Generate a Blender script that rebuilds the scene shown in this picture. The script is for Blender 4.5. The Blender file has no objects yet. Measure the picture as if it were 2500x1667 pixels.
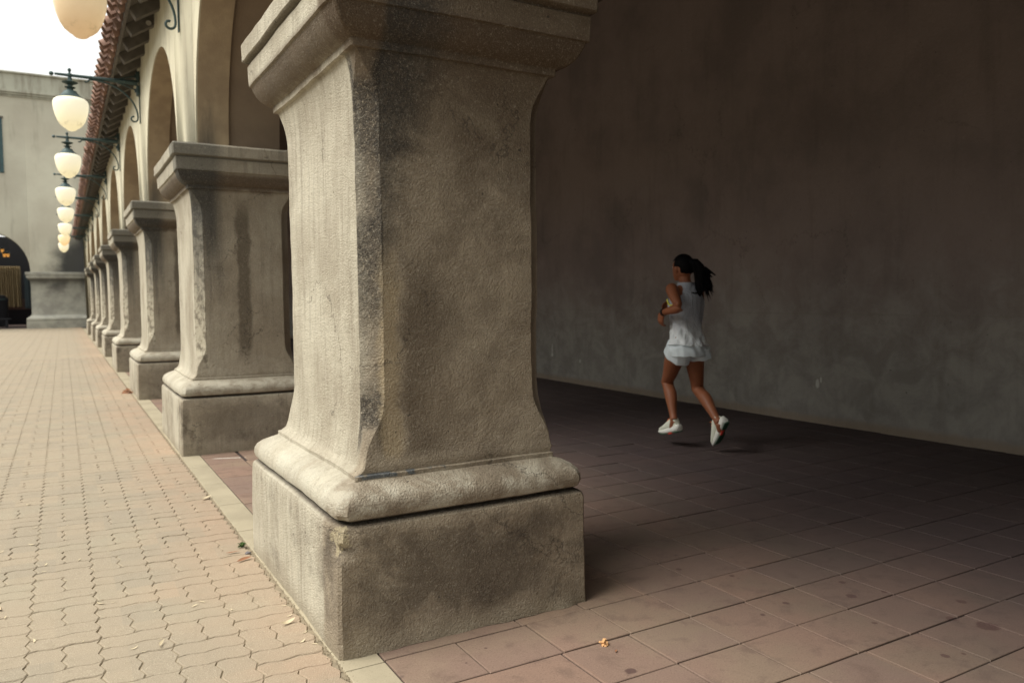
import bpy, bmesh, math, random
from mathutils import Vector, Matrix, noise as mnoise
random.seed(7)
S = bpy.context.scene
COL = S.collection

# ------------------------------------------------------------------ camera
CAM_H = 1.26
F_PX, YAW, PITCH, ROLL = 1903.588, math.radians(29.918), math.radians(-3.21), math.radians(-0.521)
cam_d = bpy.data.cameras.new('camera')
cam = bpy.data.objects.new('camera', cam_d)
COL.objects.link(cam)
_f = Vector((math.sin(YAW)*math.cos(PITCH), math.cos(YAW)*math.cos(PITCH), math.sin(PITCH)))
_r = Vector((math.cos(YAW), -math.sin(YAW), 0))
_u = _r.cross(_f)
_r2 = math.cos(ROLL)*_r + math.sin(ROLL)*_u
_u2 = -math.sin(ROLL)*_r + math.cos(ROLL)*_u
cam.matrix_world = Matrix(((_r2.x, _u2.x, -_f.x, 0), (_r2.y, _u2.y, -_f.y, 0), (_r2.z, _u2.z, -_f.z, CAM_H), (0, 0, 0, 1)))
cam_d.sensor_width = 36
cam_d.lens = 36*F_PX/2500
cam_d.clip_start = 0.05
cam_d.clip_end = 2000
cam_d.dof.use_dof = True
cam_d.dof.focus_distance = 3.1
cam_d.dof.aperture_fstop = 3.4
S.camera = cam

# ------------------------------------------------------------------ world, sun, exposure
SUN_AZ = Vector((-0.99, 0.12, 0)).normalized()
SUN_EL = math.radians(54)
w = bpy.data.worlds.new('World'); S.world = w; w.use_nodes = True
nt = w.node_tree; nt.nodes.clear()
sky = nt.nodes.new('ShaderNodeTexSky'); sky.sky_type = 'NISHITA'; sky.sun_disc = False
sky.sun_elevation = SUN_EL; sky.sun_rotation = math.atan2(SUN_AZ.x, SUN_AZ.y)
sky.dust_density = 4.0; sky.air_density = 1.5
hs = nt.nodes.new('ShaderNodeHueSaturation'); hs.inputs['Saturation'].default_value = 0.15
mx = nt.nodes.new('ShaderNodeMix'); mx.data_type = 'RGBA'; mx.inputs[0].default_value = 0.88
mx.inputs[7].default_value = (6.0, 6.05, 5.85, 1)          # even high cloud layer over the clear sky
bg = nt.nodes.new('ShaderNodeBackground'); bg.inputs['Strength'].default_value = 0.10
out = nt.nodes.new('ShaderNodeOutputWorld')
nt.links.new(sky.outputs[0], hs.inputs['Color']); nt.links.new(hs.outputs[0], mx.inputs[6])
nt.links.new(mx.outputs[2], bg.inputs['Color']); nt.links.new(bg.outputs[0], out.inputs[0])
sd = bpy.data.lights.new('sun', 'SUN'); sun = bpy.data.objects.new('sun', sd); COL.objects.link(sun)
sd.energy = 2.2; sd.angle = math.radians(40); sd.color = (1.0, 0.95, 0.86)
_d = -(SUN_AZ*math.cos(SUN_EL) + Vector((0, 0, math.sin(SUN_EL))))
sun.rotation_euler = _d.to_track_quat('-Z', 'Y').to_euler()
sun.location = (-10, 5, 12)
S.view_settings.view_transform = 'Standard'
S.view_settings.look = 'None'
S.view_settings.gamma = 1
S.view_settings.use_curve_mapping = False
S.view_settings.exposure = 1.08
S.render.engine = 'CYCLES'
S.cycles.max_bounces = 8
S.cycles.diffuse_bounces = 5

# ------------------------------------------------------------------ node helpers
class NT:
    def __init__(s, name):
        s.m = bpy.data.materials.new(name); s.m.use_nodes = True
        s.t = s.m.node_tree; s.t.nodes.clear()
        s.o = s.n('ShaderNodeOutputMaterial'); s.p = s.n('ShaderNodeBsdfPrincipled')
        s.l(s.p.outputs[0], s.o.inputs[0])
        s.p.inputs['Specular IOR Level'].default_value = 0.25
        s.p.inputs['Roughness'].default_value = 0.9
    def n(s, k): return s.t.nodes.new(k)
    def l(s, a, b): s.t.links.new(a, b)
    def put(s, sock, v):
        if isinstance(v, bpy.types.NodeSocket): s.l(v, sock)
        elif isinstance(v, (tuple, list)) and len(v) == 3 and sock.type == 'RGBA': sock.default_value = (*v, 1)
        else: sock.default_value = v
    def obj(s): return s.n('ShaderNodeTexCoord').outputs['Object']
    def pos(s): return s.n('ShaderNodeNewGeometry').outputs['Position']
    def xyz(s, v):
        q = s.n('ShaderNodeSeparateXYZ'); s.l(v, q.inputs[0]); return q.outputs
    def map(s, v, sc=(1, 1, 1), loc=(0, 0, 0)):
        q = s.n('ShaderNodeMapping'); s.put(q.inputs[0], v); q.inputs[3].default_value = sc; q.inputs[1].default_value = loc
        return q.outputs[0]
    def vadd(s, a, b):
        q = s.n('ShaderNodeVectorMath'); q.operation = 'ADD'; s.put(q.inputs[0], a); s.put(q.inputs[1], b); return q.outputs[0]
    def noise(s, v, scale, det=4, rough=0.55, dist=0.0, col=False):
        q = s.n('ShaderNodeTexNoise'); s.put(q.inputs['Vector'], v)
        q.inputs['Scale'].default_value = scale; q.inputs['Detail'].default_value = det
        q.inputs['Roughness'].default_value = rough; q.inputs['Distortion'].default_value = dist
        return q.outputs['Color' if col else 'Fac']
    def white(s, v):
        q = s.n('ShaderNodeTexWhiteNoise'); s.put(q.inputs['Vector'], v); return q.outputs['Value']
    def math(s, op, a, b=0.0, c=0.0):
        q = s.n('ShaderNodeMath'); q.operation = op; s.put(q.inputs[0], a); s.put(q.inputs[1], b); s.put(q.inputs[2], c); return q.outputs[0]
    def mul(s, a, b): return s.math('MULTIPLY', a, b)
    def add(s, a, b): return s.math('ADD', a, b)
    def sub(s, a, b): return s.math('SUBTRACT', a, b)
    def step(s, v, a, b, lo=0.0, hi=1.0):
        q = s.n('ShaderNodeMapRange'); q.interpolation_type = 'SMOOTHSTEP'; s.put(q.inputs[0], v)
        if a > b: a, b, lo, hi = b, a, hi, lo
        q.inputs[1].default_value = a; q.inputs[2].default_value = b; q.inputs[3].default_value = lo; q.inputs[4].default_value = hi
        return q.outputs[0]
    def mix(s, f, a, b, mode='MIX'):
        q = s.n('ShaderNodeMix'); q.data_type = 'RGBA'; q.blend_type = mode
        s.put(q.inputs[0], f); s.put(q.inputs[6], a); s.put(q.inputs[7], b); return q.outputs[2]
    def bump(s, h, dist=0.01, strength=1.0):
        q = s.n('ShaderNodeBump'); q.inputs['Distance'].default_value = dist; q.inputs['Strength'].default_value = strength
        s.put(q.inputs['Height'], h); s.l(q.outputs[0], s.p.inputs['Normal']); return q
    def rand(s): return s.n('ShaderNodeObjectInfo').outputs['Random']
    def color(s, c): s.put(s.p.inputs['Base Color'], c)
    def rough(s, v): s.put(s.p.inputs['Roughness'], v)

def simple(name, col, rough=0.6, metal=0.0, emit=None, es=0.0, var=0.12, nscale=20):
    k = NT(name)
    n = k.noise(k.obj(), nscale, 3)
    dk = tuple(c*(1-var) for c in col); lt = tuple(min(1, c*(1+var)) for c in col)
    k.color(k.mix(n, dk, lt)); k.rough(rough); k.p.inputs['Metallic'].default_value = metal
    if emit:
        k.put(k.p.inputs['Emission Color'], emit); k.p.inputs['Emission Strength'].default_value = es
    return k.m

# ------------------------------------------------------------------ object helpers
def link(name, me, mat=None, parent=None, loc=None):
    o = bpy.data.objects.new(name, me); COL.objects.link(o)
    if mat and me and not me.materials: me.materials.append(mat)
    if parent: o.parent = parent
    if loc is not None: o.location = loc
    return o
def mesh_bm(name, bm, smooth=None):
    bmesh.ops.recalc_face_normals(bm, faces=bm.faces[:])
    me = bpy.data.meshes.new(name); bm.to_mesh(me); bm.free()
    if smooth is not None:
        me.shade_smooth(); me.set_sharp_from_angle(angle=math.radians(smooth))
    return me
def mesh_py(name, v, f, smooth=None):
    me = bpy.data.meshes.new(name); me.from_pydata([tuple(x) for x in v], [], f); me.update()
    bm = bmesh.new(); bm.from_mesh(me); bmesh.ops.recalc_face_normals(bm, faces=bm.faces[:]); bm.to_mesh(me); bm.free()
    if smooth is not None:
        me.shade_smooth(); me.set_sharp_from_angle(angle=math.radians(smooth))
    return me
def empty(name, loc=(0, 0, 0), label=None, cat=None, group=None, kind=None, rz=0):
    o = bpy.data.objects.new(name, None); COL.objects.link(o); o.location = loc; o.rotation_euler = (0, 0, rz)
    tag(o, label, cat, group, kind); return o
def tag(o, label=None, cat=None, group=None, kind=None):
    if label: o['label'] = label
    if cat: o['category'] = cat
    if group: o['group'] = group
    if kind: o['kind'] = kind
    return o
def bm_box(bm, x0, x1, y0, y1, z0, z1, bevel=0.0):
    vs = [bm.verts.new(p) for p in ((x0, y0, z0), (x1, y0, z0), (x1, y1, z0), (x0, y1, z0), (x0, y0, z1), (x1, y0, z1), (x1, y1, z1), (x0, y1, z1))]
    fs = [bm.faces.new([vs[i] for i in q]) for q in ((0, 3, 2, 1), (4, 5, 6, 7), (0, 1, 5, 4), (1, 2, 6, 5), (2, 3, 7, 6), (3, 0, 4, 7))]
    if bevel:
        es = list({e for f in fs for e in f.edges})
        bmesh.ops.bevel(bm, geom=es, offset=bevel, segments=2, affect='EDGES', profile=0.6)
def box_mesh(name, *a, bevel=0.0, smooth=None):
    bm = bmesh.new(); bm_box(bm, *a, bevel=bevel); return mesh_bm(name, bm, smooth)
def bm_lathe(bm, prof, c=(0, 0, 0), seg=24):
    rings = []
    for r, z in prof:
        if r < 1e-5: rings.append([bm.verts.new((c[0], c[1], c[2]+z))])
        else: rings.append([bm.verts.new((c[0]+r*math.cos(2*math.pi*i/seg), c[1]+r*math.sin(2*math.pi*i/seg), c[2]+z)) for i in range(seg)])
    for a, b in zip(rings, rings[1:]):
        for i in range(seg):
            j = (i+1) % seg
            if len(a) == 1 and len(b) == 1: continue
            if len(a) == 1: bm.faces.new((a[0], b[j], b[i]))
            elif len(b) == 1: bm.faces.new((a[i], a[j], b[0]))
            else: bm.faces.new((a[i], a[j], b[j], b[i]))
def bm_tube(bm, pts, rad, seg=8, cap=True):
    pts = [Vector(p) for p in pts]; rings = []
    n = len(pts)
    prev = None
    for i, p in enumerate(pts):
        t = (pts[min(i+1, n-1)]-pts[max(i-1, 0)]).normalized()
        if prev is None:
            up = Vector((0, 0, 1)) if abs(t.z) < 0.9 else Vector((1, 0, 0))
            a = t.cross(up).normalized()
        else:
            a = (prev - t*prev.dot(t)).normalized()
        prev = a; b = t.cross(a)
        r = rad[i] if isinstance(rad, (list, tuple)) else rad
        ra, rb = r if isinstance(r, tuple) else (r, r)
        rings.append([bm.verts.new(p + a*math.cos(2*math.pi*k/seg)*ra + b*math.sin(2*math.pi*k/seg)*rb) for k in range(seg)])
    for a, b in zip(rings, rings[1:]):
        for k in range(seg):
            j = (k+1) % seg; bm.faces.new((a[k], a[j], b[j], b[k]))
    if cap:
        bm.faces.new(rings[0][::-1]); bm.faces.new(rings[-1])
def lerp_table(tab, z):
    if z <= tab[0][0]: return tab[0][1:]
    for a, b in zip(tab, tab[1:]):
        if z <= b[0]:
            t = (z-a[0])/(b[0]-a[0]+1e-9)
            return tuple(x+(y-x)*t for x, y in zip(a[1:], b[1:]))
    return tab[-1][1:]

# ------------------------------------------------------------------ materials
def stucco_bump(k, v, fine=170, dist=0.006, strength=0.9):
    a = k.noise(v, fine, 3, 0.6); b = k.noise(v, fine*0.28, 4, 0.6); c = k.noise(v, 7, 3)
    h = k.add(k.add(k.mul(a, 0.6), k.mul(b, 0.3)), k.mul(c, 0.6))
    k.bump(h, dist, strength)

def mat_pier(name, hero):
    k = NT(name); v = k.obj(); g = k.pos()
    q = v if hero else k.vadd(v, k.map(g, (0, .37, 0)))
    x, y, z = k.xyz(v)
    streak = k.noise(k.map(q, (17, 17, 0.9)), 1.6, 6, 0.7, .15)
    cloud = k.noise(q, 2.2, 5, 0.6)
    patch = k.noise(q, 5.5, 6, 0.65, 0.6)
    speck = k.noise(q, 190, 3, 0.75)
    cloud2 = k.noise(k.map(q, (2.4, 2.4, .8)), 1.5, 6, .7)
    base = k.mix(k.step(cloud, .35, .68), (0.52, 0.485, 0.39), (0.38, 0.34, 0.265))
    base = k.mix(k.mul(k.step(streak, .48, .72), .5), base, (0.215, 0.185, 0.142))
    base = k.mix(k.mul(k.step(streak, .42, .28), .4), base, (0.66, 0.63, 0.51))
    base = k.mix(k.mul(k.step(cloud2, .50, .68), .45), base, (0.25, 0.215, 0.16))
    # end face: brown grime, plus its shade painted in as a darker tone
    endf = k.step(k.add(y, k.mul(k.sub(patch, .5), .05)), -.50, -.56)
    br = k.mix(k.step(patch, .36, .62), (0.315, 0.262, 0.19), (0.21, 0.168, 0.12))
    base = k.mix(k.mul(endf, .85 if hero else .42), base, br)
    # plinth: blotches
    pl = k.mul(k.step(z, .47, .40), k.step(k.noise(q, 3.2, 6, .65), .50, .68))
    pw = k.mul(k.sub(k.noise(q, 3.2, 7, .75, .5), .5), 1.1)
    ctr = k.mul(k.step(k.add(k.math('ABSOLUTE', k.add(x, .03)), pw), .50, .22), k.mul(k.step(k.add(z, k.mul(pw, .4)), .05, .14), k.step(k.add(z, k.mul(pw, .4)), .455, .34)))
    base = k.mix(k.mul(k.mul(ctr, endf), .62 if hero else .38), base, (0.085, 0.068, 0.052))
    base = k.mix(k.mul(pl, k.add(.45, k.mul(endf, .4))), base, (0.105, 0.085, 0.065))
    low = k.mul(k.step(z, .10, .0), .6)
    base = k.mix(low, base, (0.30, 0.255, 0.185))
    # torus and plinth outer faces bleached pale
    pale = k.mul(k.mul(k.step(z, .62, .56), k.step(z, .47, .50)), k.step(patch, .62, .40))
    base = k.mix(k.mul(pale, .55), base, (0.56, 0.54, 0.45))
    crack = k.mul(k.step(z, .455, .470), k.step(z, .492, .476))
    base = k.mix(k.mul(crack, .85), base, (0.07, 0.055, 0.042))
    # underside mouldings of the cap: brown, darkened further to paint in their shade
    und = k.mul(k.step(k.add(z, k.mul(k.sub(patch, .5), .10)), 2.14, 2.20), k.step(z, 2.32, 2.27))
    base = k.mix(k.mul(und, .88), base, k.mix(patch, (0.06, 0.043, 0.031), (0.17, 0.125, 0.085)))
    gz = z if hero else k.sub(z, .022)
    grv = k.mul(k.step(gz, 2.380, 2.392), k.step(gz, 2.414, 2.402))
    base = k.mix(k.mul(grv, .75), base, (0.075, 0.062, 0.048))
    # mould on the chamfered corner and a black run beside it
    s = k.add(k.add(x, .367), k.add(y, .58))
    ch = k.mul(k.mul(k.step(s, .079, .068), k.step(s, .02, .05)), k.mul(k.step(z, .66, .75), k.step(z, 2.2, 2.1)))
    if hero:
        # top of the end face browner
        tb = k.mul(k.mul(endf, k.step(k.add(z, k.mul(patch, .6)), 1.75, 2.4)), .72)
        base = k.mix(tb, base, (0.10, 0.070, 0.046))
        chn = k.step(k.noise(v, 55, 3, .75), .33, .66)
        base = k.mix(k.mul(ch, k.add(.72, k.mul(chn, .28))), base, k.mix(k.step(k.noise(v, 75, 4, .85), .53, .66), (0.042, 0.036, 0.030), (0.26, 0.22, 0.165)))
        # run: widest under the cap, dying out half way down
        wd = k.add(k.mul(k.step(z, 1.45, 2.2), .20), k.add(k.mul(k.step(z, 1.15, 1.45), .08), k.mul(k.sub(patch, .5), .20)))
        d = k.sub(x, -.29)
        run = k.mul(k.mul(k.math('LESS_THAN', y, -.5), k.step(k.sub(wd, d), -.02, .16)), k.step(d, -.03, .01))
        run = k.mul(run, k.add(.72, k.mul(k.step(k.noise(v, 60, 4, .75), .6, .42), .28)))
        base = k.mix(k.mul(run, .86), base, (0.04, 0.038, 0.035))
        # warm tan ribbon beside the chamfer, then a brown band, both uneven
        ed = k.add(d, k.mul(k.sub(patch, .5), .10))
        lowz = k.mul(k.step(k.add(z, k.mul(patch, .4)), 1.72, 1.45), k.step(z, .64, .70))
        tanr = k.mul(k.mul(k.math('LESS_THAN', y, -.5), lowz), k.mul(k.step(ed, -.03, .0), k.step(ed, .075, .03)))
        base = k.mix(k.mul(tanr, .75), base, (0.36, 0.29, 0.185))
        brb = k.mul(k.mul(k.math('LESS_THAN', y, -.5), lowz), k.mul(k.step(ed, .05, .10), k.step(k.add(ed, k.mul(k.sub(cloud, .5), .4)), .34, .14)))
        base = k.mix(k.mul(brb, .7), base, (0.115, 0.088, 0.062))
        capn = k.mul(k.mul(endf, k.step(z, 2.28, 2.32)), k.step(k.noise(v, 3, 5, .65), .40, .58))
        base = k.mix(k.mul(capn, .55), base, (0.15, 0.115, 0.08))
        # flaked blue-grey under-coat on the base fillet
        fl = k.mul(k.mul(k.step(z, .600, .606), k.step(z, .626, .618)), k.mul(k.step(k.noise(v, 9, 3), .50, .56), k.mul(k.math('LESS_THAN', y, -.596), k.step(x, .05, -.1))))
        base = k.mix(fl, base, (0.115, 0.125, 0.13))
        # broken corner: bare yellowish core
        cx = k.math('SQRT', k.add(k.mul(k.add(x, .525), k.add(x, .525)), k.add(k.mul(k.add(y, .67), k.add(y, .67)), k.mul(k.sub(z, .415), k.sub(z, .415)))))
        base = k.mix(k.mul(k.step(k.add(cx, k.mul(k.sub(k.noise(v, 22, 4, .7), .5), .09)), .058, .045), .8), base, k.mix(k.noise(v, 60, 3), (0.30, 0.25, 0.155), (0.46, 0.40, 0.27)))
    else:
        base = k.mix(ch, base, k.mix(k.step(k.noise(q, 16, 4, .7), .42, .62), (0.5, 0.46, 0.36), (0.19, 0.165, 0.125)))
        d = k.sub(x, -.25)
        run = k.mul(k.mul(k.math('LESS_THAN', y, -.5), k.step(d, .16, .02)), k.step(k.add(z, k.mul(k.sub(streak, .5), 1.2)), 1.0, 2.1))
        base = k.mix(k.mul(run, .9), base, (0.06, 0.06, 0.056))
        d2 = k.math('ABSOLUTE', k.add(k.sub(x, .02), k.mul(k.sub(patch, .5), .09)))
        run2 = k.mul(k.mul(k.math('LESS_THAN', y, -.5), k.step(d2, .07, .035)), k.mul(k.step(z, .72, .9), k.step(z, 2.15, 1.9)))
        base = k.mix(k.mul(run2, .8), base, (0.12, 0.098, 0.07))
        capd = k.mul(k.step(z, 2.29, 2.33), k.step(streak, .48, .7))
        base = k.mix(k.mul(capd, .5), base, (0.17, 0.155, 0.13))
        base = k.mix(k.mul(k.step(z, 2.30, 2.33), .35), base, (0.40, 0.38, 0.31))
    base = k.mix(k.mul(k.step(speck, .52, .72), .45), base, k.mix(.5, base, (0.03, 0.025, 0.02)))
    base = k.mix(k.mul(k.step(speck, .46, .28), .35), base, k.mix(.4, base, (0.9, 0.84, 0.68)))
    grit = k.noise(q, 70, 6, .85)
    base = k.mix(k.mul(k.step(grit, .54, .70), .55), base, k.mix(.65, base, (0.02, 0.016, 0.012)))
    base = k.mix(k.mul(k.step(grit, .46, .32), .45), base, k.mix(.45, base, (0.95, 0.90, 0.74)))
    vo = k.n('ShaderNodeTexVoronoi'); vo.feature = 'DISTANCE_TO_EDGE'; vo.inputs['Scale'].default_value = 1.9
    k.l(k.vadd(q, k.map(k.noise(q, 6, 4, .7, 0, True), (.25, .25, .25))), vo.inputs['Vector'])
    crk = k.mul(k.step(vo.outputs['Distance'], .010, .003), k.step(k.noise(q, 1.7, 2), .54, .60))
    base = k.mix(k.mul(crk, .55), base, (0.06, 0.05, 0.04))
    pits = k.step(k.noise(q, 30, 2, .5), .745, .765)
    base = k.mix(k.mul(pits, .75), base, (0.045, 0.04, 0.034))
    k.color(base); k.rough(.95)
    stucco_bump(k, v, 130, .014, 1.0)
    return k.m

def mat_arcade_wall():
    k = NT('cream_stucco'); v = k.pos(); x, y, z = k.xyz(v)
    st = k.noise(k.map(v, (5, 5, .45)), 1.5, 5, .6); cl = k.noise(v, 1.3, 4)
    c = k.mix(cl, (0.71, 0.675, 0.515), (0.62, 0.585, 0.45))
    c = k.mix(k.mul(k.step(st, .48, .72), .65), c, (0.44, 0.385, 0.275))
    c = k.mix(k.mul(k.step(k.noise(v, 2.6, 6, .7), .52, .68), .4), c, (0.40, 0.36, 0.265))
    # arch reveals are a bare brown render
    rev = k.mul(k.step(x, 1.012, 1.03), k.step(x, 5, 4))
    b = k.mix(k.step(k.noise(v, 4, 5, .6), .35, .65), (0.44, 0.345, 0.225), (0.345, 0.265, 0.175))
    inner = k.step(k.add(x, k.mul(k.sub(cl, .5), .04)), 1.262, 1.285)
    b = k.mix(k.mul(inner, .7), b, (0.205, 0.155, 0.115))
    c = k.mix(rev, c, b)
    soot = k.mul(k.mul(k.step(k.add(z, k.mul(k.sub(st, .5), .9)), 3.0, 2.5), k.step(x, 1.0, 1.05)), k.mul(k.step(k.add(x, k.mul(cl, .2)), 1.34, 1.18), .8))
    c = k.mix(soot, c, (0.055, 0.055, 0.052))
    k.color(c); stucco_bump(k, v, 90, .006, .8)
    return k.m

def mat_back_wall():
    k = NT('brown_plaster'); v = k.pos(); x, y, z = k.xyz(v)
    cl = k.noise(v, .9, 5, .6); cl2 = k.noise(v, 3.4, 6, .65, .5); st = k.noise(k.map(v, (5, 5, .6)), 1.3, 5, .6)
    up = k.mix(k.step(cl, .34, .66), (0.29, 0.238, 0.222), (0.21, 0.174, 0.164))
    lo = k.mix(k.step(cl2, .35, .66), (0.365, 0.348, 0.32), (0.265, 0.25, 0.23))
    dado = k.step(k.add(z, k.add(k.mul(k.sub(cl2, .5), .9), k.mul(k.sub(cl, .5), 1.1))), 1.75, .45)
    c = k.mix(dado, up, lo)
    ln = k.mul(k.step(k.math('ABSOLUTE', k.sub(z, 1.075)), .012, .004), .25)
    c = k.mix(ln, c, (0.24, 0.225, 0.19))
    c = k.mix(k.mul(k.step(st, .5, .78), .22), c, (0.075, 0.066, 0.058))
    foot = k.mul(k.step(k.add(z, k.mul(k.sub(cl2, .5), .10)), .11, .04), .7)
    c = k.mix(foot, c, (0.30, 0.23, 0.17))
    drip = None
    for (py, pz, hw, hh) in ((9.977, .46, .014, .10), (9.977, .385, .03, .03), (9.23, .34, .02, .03), (5.11, .39, .022, .05), (5.07, .43, .012, .03)):
        e = k.math('SQRT', k.add(k.math('POWER', k.mul(k.sub(y, py), 1/hw), 2.0), k.math('POWER', k.mul(k.sub(z, pz), 1/hh), 2.0)))
        e = k.step(k.add(e, k.mul(k.sub(cl2, .5), 1.2)), 1.05, .75)
        drip = e if drip is None else k.math('MAXIMUM', drip, e)
    c = k.mix(k.mul(drip, .85), c, (0.62, 0.62, 0.58))
    vo = k.n('ShaderNodeTexVoronoi'); vo.feature = 'DISTANCE_TO_EDGE'; vo.inputs['Scale'].default_value = .62
    k.l(k.vadd(v, k.map(k.noise(v, 2.5, 5, .75, 0, True), (.55, .55, .55))), vo.inputs['Vector'])
    crk = k.mul(k.step(vo.outputs['Distance'], .006, .002), k.step(k.noise(v, .8, 2), .52, .60))
    c = k.mix(k.mul(crk, .3), c, (0.07, 0.058, 0.05))
    scf = k.mul(k.step(k.noise(k.map(v, (1, 9, 1.6)), 2.2, 5, .8), .66, .72), k.step(z, 1.9, .6))
    c = k.mix(k.mul(scf, .35), c, (0.42, 0.40, 0.36))
    gr = k.noise(v, 26, 6, .85); c = k.mix(k.mul(k.step(gr, .54, .72), .35), c, k.mix(.5, c, (0.02, 0.018, 0.016))); c = k.mix(k.mul(k.step(gr, .45, .3), .25), c, k.mix(.3, c, (0.8, 0.76, 0.68)))
    pit = k.step(k.noise(v, 23, 2, .6), .735, .76)
    c = k.mix(k.mul(pit, .6), c, (0.05, 0.042, 0.036))
    k.color(c); stucco_bump(k, v, 60, .006, .8)
    return k.m

def mat_paver():
    k = NT('concrete_paver'); v = k.pos(); x, y, z = k.xyz(v)
    fx = k.math('FLOOR', k.mul(k.add(x, 5.1525), 1/.231)); fy = k.math('FLOOR', k.mul(k.add(y, .0), 1/.2087))
    cm = k.n('ShaderNodeCombineXYZ'); k.l(fx, cm.inputs[0]); k.l(fy, cm.inputs[1])
    wn = k.white(cm.outputs[0])
    cl = k.noise(v, .8, 4, .6); fine = k.noise(v, 220, 2, .7); mid = k.noise(v, 16, 4, .65)
    tan = k.mix(wn, (0.345, 0.287, 0.212), (0.305, 0.262, 0.20))
    pink = k.mix(wn, (0.375, 0.275, 0.195), (0.34, 0.268, 0.194))
    edge = k.step(k.add(x, k.mul(k.sub(cl, .5), .9)), .22, .72)
    c = k.mix(k.mul(edge, .9), tan, pink)
    c = k.mix(k.mul(k.step(k.noise(v, 1.7, 4), .5, .7), .35), c, (0.325, 0.30, 0.225))
    c = k.mix(k.mul(k.step(mid, .5, .72), .28), c, (0.24, 0.20, 0.14))
    c = k.mix(k.mul(k.step(fine, .55, .72), .55), c, (0.60, 0.54, 0.40))
    c = k.mix(k.mul(k.step(fine, .45, .28), .55), c, (0.17, 0.14, 0.10))
    side = k.step(z, -.002, -.006)
    c = k.mix(k.mul(side, .5), c, (0.17, 0.135, 0.09))
    k.color(c); k.rough(.92); k.bump(k.add(fine, k.mul(mid, .6)), .003, .9)
    return k.m

SPOTS = [(2.43, 2.69, .020), (2.57, 2.50, .016), (2.92, 2.19, .022), (2.98, 2.03, .020), (2.66, 1.85, .017), (3.0, 1.615, .058), (2.955, 1.725, .026),
         (1.62, 2.03, .030), (2.36, 2.13, .014), (2.53, 2.16, .022), (2.82, 2.07, .03), (1.167, 2.366, .0085), (1.281, 2.435, .0085), (2.63, 1.555, .02), (2.70, 1.53, .012), (3.15, 1.80, .03)]
def mat_tile():
    k = NT('terracotta_tile'); v = k.pos(); x, y, z = k.xyz(v)
    fx = k.math('FLOOR', k.mul(k.sub(x, .905-3.0), 1/.3)); fy = k.math('FLOOR', k.mul(k.sub(y, 2.261-27.04), 1/.2704))
    cm = k.n('ShaderNodeCombineXYZ'); k.l(fx, cm.inputs[0]); k.l(fy, cm.inputs[1])
    wn = k.white(cm.outputs[0])
    cl = k.noise(v, 1.8, 5, .62); md = k.noise(v, 9, 5, .65, .4); fine = k.noise(v, 170, 2, .7)
    c = k.mix(wn, (0.255, 0.167, 0.125), (0.21, 0.146, 0.117))
    c = k.mix(k.mul(k.step(cl, .42, .66), .6), c, (0.26, 0.20, 0.14))
    c = k.mix(k.mul(k.step(md, .50, .70), .55), c, (0.14, 0.095, 0.075))
    c = k.mix(k.mul(k.step(fine, .56, .72), .3), c, (0.40, 0.30, 0.22))
    c = k.mix(k.mul(k.step(fine, .44, .3), .5), c, (0.10, 0.065, 0.05))
    # passage shade painted in: tile colour darkens away from the open edge
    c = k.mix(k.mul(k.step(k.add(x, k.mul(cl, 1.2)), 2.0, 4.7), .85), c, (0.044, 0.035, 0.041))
    sp = None
    wob = k.mul(k.sub(k.noise(v, 28, 3), .5), .028)
    for (a, b, r) in SPOTS:
        e = k.math('SQRT', k.add(k.math('POWER', k.sub(x, a), 2.0), k.math('POWER', k.mul(k.sub(y, b), 1.0), 2.0)))
        e = k.step(k.add(e, k.mul(wob, min(1.0, r/.02))), r*.8, r*.55)
        sp = e if sp is None else k.math('MAXIMUM', sp, e)
    c = k.mix(k.mul(sp, .82), c, (0.085, 0.05, 0.045))
    vo = k.n('ShaderNodeTexVoronoi'); vo.inputs['Scale'].default_value = 7.0; k.l(v, vo.inputs['Vector'])
    gm = k.mul(k.step(vo.outputs['Distance'], .10, .05), k.step(k.noise(v, 2.7, 2), .56, .6))
    c = k.mix(k.mul(gm, .55), c, (0.10, 0.07, 0.06))
    ws = k.mul(k.step(k.math('ABSOLUTE', k.add(k.sub(y, 6.505), k.mul(k.sub(x, 1.1), .33))), .016, .006), k.mul(k.step(x, .98, 1.03), k.step(x, 1.25, 1.18)))
    c = k.mix(k.mul(ws, .8), c, (0.66, 0.64, 0.58))
    k.color(c); k.rough(k.add(.62, k.mul(md, .3))); k.bump(k.add(k.mul(fine, .5), md), .0025, .7)
    return k.m

def mat_curb():
    k = NT('buff_concrete'); v = k.pos()
    cl = k.noise(v, 2.4, 5, .6); fine = k.noise(v, 200, 2, .7)
    c = k.mix(k.step(cl, .35, .68), (0.40, 0.35, 0.25), (0.32, 0.28, 0.20))
    c = k.mix(k.mul(k.step(fine, .45, .3), .35), c, (0.2, 0.17, 0.11))
    k.color(c); k.bump(k.add(fine, cl), .002, .6); return k.m

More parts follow.
